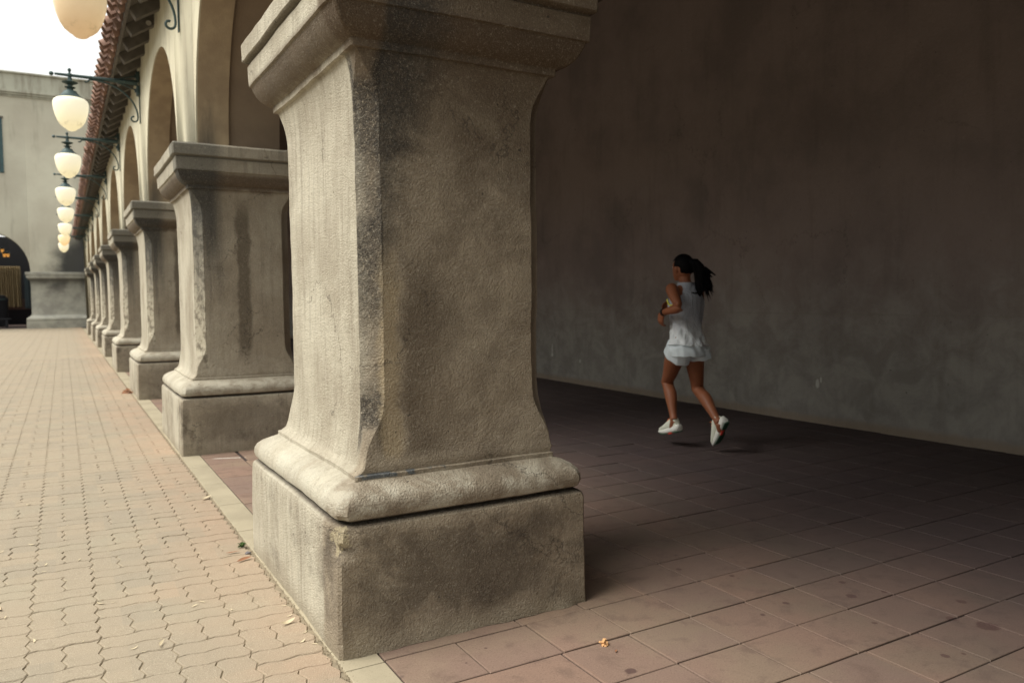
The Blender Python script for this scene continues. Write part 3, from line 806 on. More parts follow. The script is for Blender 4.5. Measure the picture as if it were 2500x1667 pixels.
def lamp_bracket(x):
    wx = 1.005-x                        # wall face in lamp coordinates
    a = bmesh.new()
    bm_tube(a, [(-.17, 0, .715), (-.1, 0, .715), (wx-.36, 0, .715), (wx-.02, 0, .715)], [.016, .018, .026, .04], 8)
    bm_lathe(a, [(0, .0), (.022, .012), (.03, .03), (.022, .048), (0, .06)], (-.205, 0, .685), 10)
    bm_lathe(a, [(0, .0), (.028, .01), (.034, .03), (.028, .05), (.014, .058), (.012, .075), (.02, .085), (.023, .1), (.014, .118), (0, .124)], (0, 0, .685), 12)
    bm_lathe(a, [(0, 0), (.026, .012), (.03, .028), (.02, .045), (0, .05)], (.235, 0, .69), 10)
    arm = mesh_bm('arm', a, 40)
    s = bmesh.new()
    x0 = .20
    pts = [(x0-.03, 0, .665), (x0-.02, 0, .65), (x0, 0, .655), (x0+.03, 0, .69)]
    n = 14
    for i in range(n+1):
        t = i/n*math.pi/2
        pts.append((x0+.06+(wx-.03-x0-.06)*math.sin(t), 0, .69-(.69-.26)*(1-math.cos(t))))
    for i in range(1, 15):                # scroll at the wall
        t = i/14*math.pi*1.6; r = .05*(1-.55*i/14)
        pts.append((wx-.03-.05+ r*math.cos(t), 0, .24-r*math.sin(t)))
    bm_tube(s, pts, .012, 6)
    brace = mesh_bm('scroll_brace', s, 50)
    p = bmesh.new()
    for z0 in (.80, .61):
        bm_box(p, wx-.04, wx, -.06, .06, z0-.06, z0+.06, .008)
        bm_box(p, wx-.06, wx-.026, -.022, .022, z0-.022, z0+.022, .004)
    bm_tube(p, [(wx-.02, 0, .80), (wx-.10, 0, .79), (wx-.30, 0, .725)], .009, 6)
    bm_tube(p, [(wx-.02, 0, .61), (wx-.10, 0, .64), (wx-.30, 0, .705)], .009, 6)
    bm_box(p, wx-.012, wx, -.018, .018, .18, .80)
    return arm, brace, mesh_bm('wall_plate', p, 40)
for i, (x, y, z) in enumerate(LAMPS):
    e = empty('wall_lamp', (x, y, z), LL[i], 'lamp', 'globe lamps along the arcade')
    link('globe', globe_mesh('peach' if i == 0 else 'orange' if i == 6 else 'globe'), None, e)
    link('cap', cap_me, None, e)
    for nm, me_ in zip(('arm', 'scroll_brace', 'wall_plate'), lamp_bracket(x)): link(nm, me_, M['iron'], e)

# drain pipe stub poking out below the eave
bm = bmesh.new(); bm_tube(bm, [(1.01, 10.35, 4.50), (.97, 10.1, 4.46), (.93, 9.7, 4.36), (.92, 9.45, 4.27)], [.012, .012, .013, .028], 8)
o = link('drain_spout', mesh_bm('drain_spout', bm, 50), simple('old_zinc', (0.25, 0.23, 0.2), .6)); tag(o, 'thin bent metal spout poking out just below the tiled eave', 'spout')

# ------------------------------------------------------------------ far building across the end of the court
fb = empty('far_building', (-2, 45, 0), 'tall grey buff building with one big dark arch closing the court', 'building')
def fl(name, me, mat, par=None):
    o = link(name, me, mat); o.parent = par or fb
    o.matrix_parent_inverse = Matrix.Translation(Vector((-2, 45, 0))).inverted() if par is None else Matrix.Identity(4)
    return o
FY = 44.0
def far_wall():
    bm = bmesh.new(); c, r = -2.90, 1.63; zs = 2.70; top = 11.2; N = 32
    pts = [(c-r*math.cos(math.pi*i/N), zs+1.86*math.sin(math.pi*i/N)) for i in range(N+1)]
    for Y in (FY, FY+1.0):
        for (x0, z0), (x1, z1) in zip(pts, pts[1:]):
            bm.faces.new([bm.verts.new(p) for p in ((x0, Y, z0), (x1, Y, z1), (x1, Y, top), (x0, Y, top))])
        # window hole left out: X -3.3..-2.17, Z 7.35..9.85 is handled by the recess below
        for xa, xb in ((-14, c-r), (c+r, 12)):
            bm.faces.new([bm.verts.new(p) for p in ((xa, Y, 0), (xb, Y, 0), (xb, Y, top), (xa, Y, top))])
    for (x0, z0), (x1, z1) in zip(pts, pts[1:]):
        bm.faces.new([bm.verts.new(p) for p in ((x0, FY, z0), (x1, FY, z1), (x1, FY+1, z1), (x0, FY+1, z0))])
    for X in (c-r, c+r):
        bm.faces.new([bm.verts.new(p) for p in ((X, FY, 0), (X, FY+1, 0), (X, FY+1, zs), (X, FY, zs))])
    bmesh.ops.remove_doubles(bm, verts=bm.verts[:], dist=.001)
    return mesh_bm('far_wall', bm, 30)
fl('wall', far_wall(), M['far'])
fl('parapet', box_mesh('parapet', -14, 12, FY-.03, FY+1.0, 11.205, 11.98), M['parapet'])
fl('coping', box_mesh('coping', -14, 12, FY-.14, FY+1.05, 11.985, 12.07, bevel=.02), M['parapet'])
bm = bmesh.new()
for y0, z0, z1 in ((FY-.06, 10.90, 10.985), (FY-.14, 10.99, 11.08), (FY-.22, 11.085, 11.20)): bm_box(bm, -14, 12, y0, FY-.002, z0, z1, .008)
fl('cornice', mesh_bm('cornice', bm), M['parapet'])
# pedestal beside the arch, moulded like the piers
def pedestal(x0, x1):
    rows = [(0, .0), (.36, .0), (.37, .03), (.385, .03), (.40, .0), (.47, .005), (.52, .05), (.56, .12), (.62, .19), (.72, .22), (2.1, .22), (2.22, .20), (2.30, .16), (2.34, .10), (2.40, .08), (2.42, .05), (2.52, .045), (2.55, .05), (2.56, .015), (2.68, .01), (2.69, .04)]
    bm = bmesh.new(); rg = []
    for z, i in rows: rg.append([bm.verts.new(p) for p in ((x0+i, FY-.35+i, z), (x1, FY-.35+i, z), (x1, FY-.003, z), (x0+i, FY-.003, z))])
    for a, b in zip(rg, rg[1:]):
        for i in range(4): bm.faces.new((a[i], a[(i+1) % 4], b[(i+1) % 4], b[i]))
    bm.faces.new(rg[-1]); return mesh_bm('pedestal', bm, 25)
fl('pedestal', pedestal(-1.50, 3.0), M['far'])
fl('pedestal', pedestal(-8.0, -4.53), M['far'])
# upper window with teal frame
bm = bmesh.new()
X0, X1, Z0, Z1 = -3.55, -2.15, 7.33, 9.86
for a in ((X0, X1, Z0, Z0+.12), (X0, X1, Z1-.12, Z1), (X0, X0+.13, Z0, Z1), (X1-.13, X1, Z0, Z1), ((X0+X1)/2-.04, (X0+X1)/2+.04, Z0, Z1)):
    bm_box(bm, a[0], a[1], FY-.05+random.uniform(0, .004), FY-.003, a[2], a[3])
fl('window', mesh_bm('window_frame', bm), M['teal'])
fl('window_glass', box_mesh('window_glass', X0+.1, X1-.1, FY-.03, FY-.004, Z0+.1, Z1-.1), M['glass'])
bm = bmesh.new(); bm_box(bm, X0-.02, X1+.04, FY-.07, FY-.003, Z1+.004, Z1+.09)
fl('window_head', mesh_bm('window_head', bm), simple('window_shadow_board', (0.10, 0.09, 0.075)))
# unseen building added left of the court to block low sky light
ob = empty('sky_block_building', (-12, 15, 0), 'plain buff building added out of view to block low sky light', 'building')
bm = bmesh.new(); bm_box(bm, -16, -11, -25, 43.9, -.02, 5.6); o = link('wall', mesh_bm('sky_block_wall', bm), M['far'], ob); o.location = (12, -15, 0)  # wall of the added sky-blocking building
bm = bmesh.new(); bm_box(bm, -16.2, -10.7, -25.2, 43.9, 5.603, 6.0, .03); o = link('parapet', mesh_bm('sky_block_parapet', bm), M['parapet'], ob); o.location = (12, -15, 0)  # parapet of the added sky-blocking building
# hall behind the arch
hall = bmesh.new()
for q in (((-9, FY+1, 4.9), (2, FY+1, 4.9), (2, 49.6, 4.9), (-9, 49.6, 4.9)), ((2, FY+1, 0), (2, 52, 0), (2, 52, 4.9), (2, FY+1, 4.9)), ((-9, FY+1, 0), (-9, 52, 0), (-9, 52, 4.9), (-9, FY+1, 4.9)),
          ((-9, 52, 0), (2, 52, 0), (2, 52, 4.9), (-9, 52, 4.9))):
    hall.faces.new([hall.verts.new(p) for p in q])
fl('hall', mesh_bm('hall', hall), M['dark'])
fl('hall_floor', box_mesh('hall_floor', -9, 2, FY+.005, 52, -.03, .005), M['hall'])
fl('dado', box_mesh('dado', -6, 1.9, 51.6, 51.95, .85, 1.45), M['redbase'])
# pale folded curtain on the back wall: each fold shows
bm = bmesh.new(); V = []
n = 220
for i in range(n+1):
    x = -5.5+3.55*i/n; V.append((bm.verts.new((x, 51.4+.055*math.sin(i*.95)+.02*math.sin(i*.41), 1.0)), bm.verts.new((x, 51.4+.06*math.sin(i*.95+.3), 3.25))))
for a, b in zip(V, V[1:]): bm.faces.new((a[0], b[0], b[1], a[1]))
o = link('curtain', mesh_bm('curtain', bm, 80), M['slat']); tag(o, 'pale pleated curtain hanging in the dark hall under the far arch', 'curtain')
bm = bmesh.new(); bm_box(bm, -1.80, -1.35, 51.3, 51.5, .9, 2.9); bm_box(bm, -1.76, -1.60, 51.25, 51.3, 1.0, 2.7)
o = link('hall_door', mesh_bm('hall_door', bm), simple('blue_black_door', (0.05, 0.075, 0.085), .4)); tag(o, 'narrow blue black door at the back of the hall, right of the curtain', 'door')
for (x, z, lb) in ((-2.64, 3.98, 'upper left amber lantern hanging under the far arch'), (-2.56, 3.74, 'middle amber lantern, left one of the touching pair'), (-2.40, 3.74, 'right amber lantern of the touching pair under the far arch')):
    e = empty('hanging_lantern', (x, 49.2, z), lb, 'lantern', 'amber lanterns in the hall')
    bm = bmesh.new(); bm_lathe(bm, [(0, -.09), (.05, -.09), (.075, .05), (.075, .07), (0, .07)], seg=8); link('lantern_glass', mesh_bm('lantern_glass', bm, 30), M['lantern'], e)
    bm = bmesh.new(); bm_lathe(bm, [(.12, .08), (.12, .10), (.06, .18), (.01, .22), (.008, .92)], seg=8); link('lantern_hood', mesh_bm('lantern_hood', bm, 30), M['iron'], e)
# dark bins standing in the arch
for (x0, x1, y0, z0, z1, lb) in ((-3.2, -2.44, 49.0, .75, 1.66, None), (-3.1, -2.65, 46.6, 0, .8, None)):
    pass
e = empty('litter_bin', (-2.75, 48.6, 0), 'tall black bin in the shade under the far arch', 'bin')
bm = bmesh.new(); bm_lathe(bm, [(0, .0), (.24, .0), (.27, .05), (.30, 1.30), (.32, 1.33), (.32, 1.42), (.20, 1.60), (0, 1.64)], seg=12); link('body', mesh_bm('bin_body', bm, 40), M['dark'], e)
bm = bmesh.new(); bm_box(bm, -.17, .17, -.335, -.26, 1.36, 1.46, .01); link('flap', mesh_bm('bin_flap', bm), M['iron'], e)
e = empty('stone_bench', (-2.75, 46.2, 0), 'low dark bench standing before the black bin', 'bench')
bm = bmesh.new(); bm_box(bm, -.8, .5, -.2, .2, .40, .47, .012); link('seat', mesh_bm('bench_seat', bm), M['dark'], e)
for sx in (-.6, .32):
    bm = bmesh.new(); bm_box(bm, sx-.06, sx+.06, -.16, .16, .005, .398, .01); link('leg', mesh_bm('bench_leg', bm), M['dark'], e)

# ------------------------------------------------------------------ small things on the ground
def leaf_mesh(seed):
    rnd = random.Random(seed); L = rnd.uniform(.75, 1.2); wd = rnd.uniform(.16, .26); cu = rnd.uniform(.02, .16); tw = rnd.uniform(-.3, .3)
    V, Fc = [], []
    n = 6
    for i in range(n+1):
        t = i/n; h = wd*math.sin(math.pi*min(1, t*.96+.02))**.8*.5; zc = cu*(4*(t-.5)**2)+.01; bend = .18*math.sin(t*2.2)*rnd.choice((1, 1))
        V += [(L*(t-.5), bend-h, zc+.10*h+tw*h*t), (L*(t-.5), bend, zc-.05*h), (L*(t-.5), bend+h, zc+.16*h-tw*h*t)]
    for i in range(n):
        a = 3*i; Fc += [(a, a+1, a+4, a+3), (a+1, a+2, a+5, a+4)]
    return mesh_py('leaf', V, Fc, 60)
LM = [leaf_mesh(s) for s in range(6)]
for m_ in LM: m_.materials.append(M['leaf'])
LB = [leaf_mesh(40+s) for s in range(2)]
for m_ in LB: m_.materials.append(M['leafb'])
LEAVES = [[0.08, 8.61], [0.29, 8.34], [-0.0, 8.22], [-0.17, 7.95], [-0.38, 7.96], [-0.51, 8.18], [-0.3, 6.8], [-0.32, 6.31], [0.0, 6.09], [0.19, 6.34], [-0.06, 5.82], [0.16, 7.83], [0.48, 7.5], [0.5, 7.75],
          [0.76, 7.08], [0.71, 7.14], [0.11, 9.63], [-0.51, 9.0], [-0.31, 5.79], [-0.22, 5.65], [-0.18, 5.06], [-0.02, 5.0], [-0.19, 4.7], [-0.06, 4.53], [0.03, 4.3], [-0.11, 4.3], [-0.12, 4.2], [-0.03, 4.01],
          [0.1, 3.63], [0.14, 3.61], [-0.24, 3.66], [-0.26, 3.77], [-0.14, 3.35], [0.02, 3.25], [0.27, 3.12], [0.28, 3.41], [0.46, 3.42], [0.55, 3.27], [0.21, 3.04], [0.44, 4.83], [0.72, 5.15], [0.18, 3.09],
          [0.54, 4.1], [-0.31, 4.64], [0.32, 5.42], [0.43, 3.39], [0.745, 3.2], [0.74, 3.09], [0.75, 2.9], [0.72, 2.83], [0.755, 2.78]]
for i, (x, y) in enumerate(LEAVES):
    o = link('fallen_leaf', LM[i % 6]); s = random.uniform(.016, .038) if i not in (28, 19, 22, 31) else .055
    o.scale = (s, s, s); o.location = (x, y, .003); o.rotation_euler = (random.uniform(-.1, .1), random.uniform(-.1, .1), random.uniform(0, 6.28))
    tag(o, 'small pale dry leaf lying on the courtyard paving', 'leaf', 'fallen leaves on the courtyard paving')
for (x, y, s, lb, me_, rz) in ((.715, 3.0, .075, 'long pale curled leaf at the foot of the near plinth', LM[1], .1), (.72, 3.86, .085, 'dark reddish brown leaf lying beside the curb left of the near pier', LB[0], .3),
                         (.69, 4.0, .07, 'thin dark brown leaf on the pavers just below the weed', LB[1], -.2), (.75, 5.2, .10, 'pale twig like leaf lying across the curb edge', LM[3], .5), (.275, 3.06, .06, 'pinkish curled leaf standing up on the pavers', LM[4], 1.0)):
    o = link('fallen_leaf', me_); o.scale = (s, s, s*1.5); o.location = (x, y, .006); o.rotation_euler = (.15, 0, rz); tag(o, lb, 'leaf', 'larger fallen leaves')
# weed at the curb
e = empty('weed', (.745, 4.08, 0), 'tiny green weed growing out of the joint by the curb', 'weed')
bm = bmesh.new()
for i in range(16):
    a = random.uniform(0, 6.28); L = random.uniform(.012, .03); w_ = L*.35; h = random.uniform(.006, .026)
    d = Vector((math.cos(a), math.sin(a), 0)); n_ = Vector((-d.y, d.x, 0))
    p0 = Vector((0, 0, h*.3)); p1 = d*L*.5+n_*w_+Vector((0, 0, h)); p2 = d*L+Vector((0, 0, h*.9)); p3 = d*L*.5-n_*w_+Vector((0, 0, h))
    bm.faces.new([bm.verts.new(p) for p in (p0, p1, p2, p3)])
link('weed_leaves', mesh_bm('weed_leaves', bm), M['weed'], e)
def lump(name, r, seed, mat, label, cat, loc, sq=.6, rough=.35):
    bm = bmesh.new(); bmesh.ops.create_icosphere(bm, subdivisions=3, radius=1)
    for v in bm.verts:
        k_ = 1+rough*mnoise.noise(v.co*1.6+Vector((seed, 0, 0)))+rough*.5*mnoise.noise(v.co*4+Vector((seed, 3, 0)))
        v.co = Vector((v.co.x*r*k_, v.co.y*r*.8*k_, max(-.55, v.co.z*k_)*r*sq))
    o = link(name, mesh_bm(name, bm, 30), mat); o.location = (loc[0], loc[1], loc[2]+r*sq*.5); tag(o, label, cat); return o
lump('food_scrap', .016, 3, M['scrap'], 'small crumpled pale orange scrap on the floor tiles', 'scrap', (1.66, 2.235, 0), .7, .9)
lump('pebble', .014, 9, M['pebble'], 'small grey pebble lying by the curb near the weed', 'pebble', (.757, 3.97, 0))
e = empty('leaf_clump', (.74, 11.9, 0), 'brown clump of dead leaves against the foot of the third pier', 'leaf clump')
bm = bmesh.new()
for i in range(40):
    a = random.uniform(0, 6.28); rr = random.uniform(0, .07); c = Vector((rr*math.cos(a), rr*1.6*math.sin(a), random.uniform(.005, .06)*(1-rr/.09)))
    n_ = Vector((random.uniform(-1, 1), random.uniform(-1, 1), random.uniform(-.4, .6))).normalized()*.035; t_ = n_.orthogonal().normalized()*.014
    bm.faces.new([bm.verts.new(c+p) for p in (n_, t_, -n_, -t_)])
for v in bm.verts: v.co.z = max(v.co.z, .003)
link('dead_leaves', mesh_bm('dead_leaves', bm), M['leafb'], e)
o = link('fallen_twig', LB[0]); o.scale = (.022, .03, .03); o.location = (1.665, 2.165, .003); o.rotation_euler = (0, 0, .5); tag(o, 'tiny dark seed husk on the tile beside the orange scrap', 'husk')

# ------------------------------------------------------------------ runner
SK = NT('tanned_skin'); _n = SK.noise(SK.obj(), 14, 3); SK.color(SK.mix(_n, (0.235, 0.082, 0.038), (0.30, 0.112, 0.054))); SK.rough(.5); SK.p.inputs['Specular IOR Level'].default_value = .4
SK.p.inputs['Subsurface Weight'].default_value = .06; SK.p.inputs['Subsurface Radius'].default_value = (.01, .004, .002)
M['skin'] = SK.m
CL = NT('white_running_cloth'); _v = CL.obj(); _x, _y, _z = CL.xyz(_v)
_n = CL.noise(CL.map(_v, (1, 1, .55)), 9, 4, .6, .6)
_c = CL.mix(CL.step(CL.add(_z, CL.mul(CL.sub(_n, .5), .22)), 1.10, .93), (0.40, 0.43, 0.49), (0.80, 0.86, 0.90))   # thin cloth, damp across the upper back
CL.color(CL.mix(CL.mul(CL.step(_n, .58, .72), .5), _c, (0.82, 0.86, 0.90))); CL.rough(.8); CL.bump(CL.noise(CL.map(_v, (5, 5, 2.2)), 2.6, 4, .55, 1.2), .03, .8); M['cloth'] = CL.m
M['short'] = simple('pale_blue_shorts', (0.74, 0.84, 0.90), .75, var=.06); M['hair'] = simple('black_hair', (0.004, 0.0038, 0.0045), .6, var=.4, nscale=40)
M['hair'].node_tree.nodes['Principled BSDF'].inputs['Specular IOR Level'].default_value = .08
M['shoe'] = simple('off_white_shoe', (0.74, 0.77, 0.66), .6, var=.06); M['sole'] = simple('green_outsole', (0.035, 0.10, 0.06), .6); M['foam'] = simple('white_foam', (0.78, 0.79, 0.74), .5)
M['red'] = simple('red_detail', (0.72, 0.06, 0.035), .5); M['lace'] = simple('orange_lace', (0.85, 0.25, 0.09), .6); M['black'] = simple('black_strap', (0.012, 0.012, 0.013), .5); M['yellow'] = simple('yellow_trim', (0.72, 0.70, 0.12), .6)
per = empty('person', (4.42, 4.83, 0), 'dark haired runner in white vest and pale shorts, mid stride, both feet off the floor', 'person')
PO = Vector((4.42, 4.83, 0))
def pl(name, me, mat, par=None):
    o = link(name, me, mat); o.parent = par or per
    if par is None: o.location = -PO
    return o
def loft(bm, rings, cap=True):
    """rings: list of (centre, axis_a, axis_b) with radii inside the axes; optional exponent"""
    R = []
    for c, a, b in rings:
        R.append([bm.verts.new(c + a*math.cos(2*math.pi*k/20) + b*math.sin(2*math.pi*k/20)) for k in range(20)])
    for p, q in zip(R, R[1:]):
        for k in range(20): bm.faces.new((p[k], p[(k+1) % 20], q[(k+1) % 20], q[k]))
    if cap: bm.faces.new(R[0][::-1]); bm.faces.new(R[-1])
def limb(bm, pts, rads, fwd=Vector((0, 1, 0))):
    """pts joints; rads list of (t along whole chain 0..n-1, r_side, r_front, offset front)"""
    pts = [Vector(p) for p in pts]; rings = []
    for t, rs, rfv, off in rads:
        i = min(int(t), len(pts)-2); u_ = t-i; p = pts[i].lerp(pts[i+1], u_)
        d0 = (pts[i+1]-pts[i]).normalized()
        if u_ < .25 and i > 0: d = d0.lerp((pts[i]-pts[i-1]).normalized(), .5-u_*2).normalized()
        elif u_ > .75 and i < len(pts)-2: d = d0.lerp((pts[i+2]-pts[i+1]).normalized(), (u_-.75)*2).normalized()
        else: d = d0
        side = d.cross(fwd).normalized(); fr = side.cross(d).normalized()
        rings.append((p+fr*off, side*rs, fr*rfv))
    loft(bm, rings)
Z3 = Vector
hipL, kneeL, ankL = Z3((4.335, 4.83, .815)), Z3((4.432, 5.06, .533)), Z3((4.362, 4.90, .235))
hipR, kneeR, ankR = Z3((4.505, 4.82, .815)), Z3((4.566, 4.835, .489)), Z3((4.487, 4.515, .250))
shL, elL, wrL = Z3((4.298, 4.855, 1.315)), Z3((4.205, 4.665, 1.165)), Z3((4.215, 4.875, 1.128))
shR, elR, wrR = Z3((4.612, 4.885, 1.300)), Z3((4.69, 4.965, 1.075)), Z3((4.60, 5.15, 1.14))
TORSO = [  # z, cx, cy, half width, half depth
    (.765, 4.418, 4.815, .085, .085), (.80, 4.418, 4.812, .142, .106), (.84, 4.418, 4.808, .154, .116), (.885, 4.419, 4.812, .148, .110), (.93, 4.422, 4.818, .140, .098), (.975, 4.428, 4.825, .126, .088),
    (1.03, 4.436, 4.835, .126, .088), (1.09, 4.443, 4.845, .136, .098), (1.16, 4.449, 4.852, .147, .107), (1.22, 4.453, 4.855, .152, .105), (1.275, 4.455, 4.856, .150, .092), (1.315, 4.457, 4.858, .125, .072), (1.345, 4.458, 4.86, .085, .056), (1.37, 4.458, 4.862, .05, .05)]
def build_body():
    bm = bmesh.new()
    tw = math.radians(4)
    ax = Z3((math.cos(tw), math.sin(tw), 0)); ay = Z3((-math.sin(tw), math.cos(tw), 0))
    loft(bm, [(Z3((cx, cy, z)), ax*hw, ay*hd) for z, cx, cy, hw, hd in TORSO])
    # buttocks
    for sx in (-1, 1):
        bmesh.ops.create_uvsphere(bm, u_segments=16, v_segments=12, radius=.070, matrix=Matrix.Translation((4.418+sx*.068, 4.777, .832)))
    # shoulders
    for p in (shL, shR): bmesh.ops.create_uvsphere(bm, u_segments=14, v_segments=10, radius=.052, matrix=Matrix.Translation(p))
    # neck
    loft(bm, [(Z3((4.458, 4.862, 1.33)), Z3((.062, 0, 0)), Z3((0, .055, 0))), (Z3((4.457, 4.872, 1.375)), Z3((.049, 0, 0)), Z3((0, .05, 0))), (Z3((4.455, 4.885, 1.44)), Z3((.049, 0, 0)), Z3((0, .052, 0)))])
    # head: skull, jaw, nose, chin, ears
    H = Z3((4.452, 4.895, 1.497))
    bmesh.ops.create_uvsphere(bm, u_segments=24, v_segments=16, radius=1, matrix=Matrix.Translation(H) @ Matrix.Diagonal((.074, .094, .098, 1)))
    loft(bm, [(H+Z3((0, .035, .03)), Z3((.066, 0, 0)), Z3((0, .052, 0))), (H+Z3((0, .040, -.03)), Z3((.060, 0, 0)), Z3((0, .052, 0))), (H+Z3((0, .048, -.075)), Z3((.046, 0, 0)), Z3((0, .046, 0))), (H+Z3((0, .060, -.108)), Z3((.026, 0, 0)), Z3((0, .028, 0)))])
    loft(bm, [(H+Z3((0, .082, .012)), Z3((.007, 0, 0)), Z3((0, .010, 0))), (H+Z3((0, .095, -.014)), Z3((.010, 0, 0)), Z3((0, .014, 0))), (H+Z3((0, .104, -.034)), Z3((.014, 0, 0)), Z3((0, .013, 0))), (H+Z3((0, .092, -.042)), Z3((.011, 0, 0)), Z3((0, .008, 0)))])
    for dz in (-.060, -.071): bmesh.ops.create_uvsphere(bm, u_segments=10, v_segments=6, radius=1, matrix=Matrix.Translation(H+Z3((0, .090, dz))) @ Matrix.Diagonal((.020, .010, .007, 1)))
    for sx in (-1, 1):
        bmesh.ops.create_uvsphere(bm, u_segments=10, v_segments=8, radius=1, matrix=Matrix.Translation(H+Z3((sx*.075, -.002, -.018))) @ Matrix.Rotation(sx*.35, 4, 'Z') @ Matrix.Diagonal((.010, .017, .030, 1)))
        bmesh.ops.create_uvsphere(bm, u_segments=8, v_segments=6, radius=.011, matrix=Matrix.Translation(H+Z3((sx*.030, .078, .004))))
    # arms
    for s_, e_, w_ in ((shL, elL, wrL), (shR, elR, wrR)):
        limb(bm, (s_, e_, w_), [(0.0, .050, .052, 0), (.2, .049, .050, 0), (.5, .042, .044, .002), (.8, .036, .037, 0), (1.0, .034, .036, -.003), (1.15, .037, .037, 0), (1.35, .037, .036, 0), (1.7, .029, .028, 0), (2.0, .022, .026, 0)], Z3((0, .3, .95)))
    # hands
    def hand(w_, d, palm_n, curl):
        d = d.normalized(); n_ = (palm_n - d*palm_n.dot(d)).normalized(); s_ = d.cross(n_)
        loft(bm, [(w_-d*.01, s_*.022, n_*.018), (w_+d*.03, s_*.034, n_*.016), (w_+d*.075, s_*.038, n_*.014), (w_+d*.086, s_*.034, n_*.010)])
        for i, (o_, L) in enumerate(((-.030, .062), (-.010, .074), (.010, .070), (.029, .054))):
            p0 = w_+d*.078+s_*o_; pts = [p0-d*.02]; a = 0
            for j, (fr, da) in enumerate(((.42, .35), (.32, .75), (.26, .6))):
                a += da*curl; pts.append(pts[-1]+(d*math.cos(a)+n_*math.sin(a))*(L*fr+(.02 if j == 0 else 0)))
            bm_tube(bm, pts, [.0092, .009, .0085, .007], 8)
        p0 = w_+d*.025-s_*.030
        bm_tube(bm, [p0, p0+d*.024-s_*.018+n_*.012, p0+d*.050-s_*.014+n_*.026, p0+d*.068-s_*.002+n_*.032], [.012, .0115, .010, .008], 8)
    hand(wrL, Z3((.06, .42, -.9)), Z3((.9, -.1, .1)), 1.0)
    hand(wrR, Z3((-.3, .75, .45)), Z3((-.9, 0, .1)), 1.2)
    # legs
    legr = [(0.0, .078, .084, 0), (.2, .078, .084, .002), (.45, .070, .076, .004), (.75, .057, .060, .002), (.92, .051, .054, .003), (1.0, .050, .053, .004), (1.12, .049, .051, -.002), (1.3, .051, .054, -.012), (1.45, .048, .050, -.012), (1.7, .036, .037, -.006), (1.88, .029, .032, -.002), (2.0, .029, .034, 0)]
    limb(bm, (hipL, kneeL, ankL), legr, Z3((0, 1, .1)))
    limb(bm, (hipR, kneeR, ankR), legr, Z3((0, 1, -.2)))
    # feet inside the shoes
    limb(bm, (ankL, ankL+Z3((.008, .035, -.075))), [(0, .028, .032, 0), (1, .022, .022, 0)], Z3((0, 1, 0)))
    limb(bm, (ankR, ankR+Z3((.018, .0, -.07))), [(0, .028, .032, 0), (1, .022, .022, 0)], Z3((0, 1, 0)))
    return bm
def remeshed(name, bm, vox, smooth=2):
    me = mesh_bm(name+'_raw', bm); o = bpy.data.objects.new(name+'_tmp', me); COL.objects.link(o)
    m_ = o.modifiers.new('r', 'REMESH'); m_.mode = 'VOXEL'; m_.voxel_size = vox
    m2 = o.modifiers.new('s', 'SMOOTH'); m2.factor = .5; m2.iterations = smooth
    dg = bpy.context.evaluated_depsgraph_get(); ev = o.evaluated_get(dg)
    res = bpy.data.meshes.new_from_object(ev, depsgraph=dg); res.name = name
    bpy.data.objects.remove(o); res.shade_smooth(); return res
body = pl('body', remeshed('body', build_body(), .0048, 4), M['skin'])
HC = Z3((4.452, 4.895, 1.497))
# eyes and brows (only just visible from behind)
for sx in (-1, 1):
    bm = bmesh.new(); bmesh.ops.create_uvsphere(bm, u_segments=10, v_segments=8, radius=.0085, matrix=Matrix.Translation(HC+Z3((sx*.030, .086, .004)))); pl('eye', mesh_bm('eye', bm, 60), simple('eye_white', (.6, .58, .55), .2))
# hair: scalp shell + gathered ponytail + loose strands
bm = bmesh.new()
bmesh.ops.create_uvsphere(bm, u_segments=28, v_segments=20, radius=1)
for v in bm.verts:
    c = v.co.copy()
    p = Z3((c.x*.083, c.y*.106-.004, c.z*.106+.006))
    # hairline: keep the face clear
    if c.y > .25 and c.z < .45: p = Z3((c.x*.062, c.y*.055-.01, c.z*.06+.03))
    if abs(c.x) > .55 and c.z < -.02 and c.y > -.22: p = Z3((c.x*.058, c.y*.07, c.z*.05+.01))
    if c.z < -.55: p.z = max(p.z, -.075); p *= .9
    p += Z3((mnoise.noise(c*6), mnoise.noise(c*6+Z3((5, 0, 0))), 0))*.003
    v.co = HC+p
hair_scalp = bm
for p0, p1, p2, p3, r in (((0, -.075, .035), (.015, -.12, .055), (.03, -.15, .01), (.05, -.165, -.06), .030),):
    pass
tail = [HC+Z3((.005, -.085, .040)), HC+Z3((.022, -.118, .035)), HC+Z3((.045, -.135, -.005)), HC+Z3((.060, -.14, -.065)), HC+Z3((.062, -.14, -.13)), HC+Z3((.058, -.135, -.195)), HC+Z3((.050, -.13, -.25))]
bm_tube(bm, tail, [.030, .036, .047, .052, .046, .032, .010], 14)
rnd = random.Random(5)
for i in range(60):
    a = rnd.uniform(0, 6.28); b0 = rnd.randint(1, 4); st = tail[b0]+Z3((math.cos(a)*.03, math.sin(a)*.03, rnd.uniform(-.02, .02)))
    d = Z3((rnd.uniform(.0, .055), rnd.uniform(-.05, .0), rnd.uniform(-.12, -.04))); L = rnd.uniform(.7, 1.4)
    pts = [st, st+d*.35*L+Z3((0, 0, .012)), st+d*.7*L+Z3((0, 0, .006)), st+d*L+Z3((0, 0, -.006))]
    bm_tube(bm, pts, [.010, .008, .005, .0012], 6)
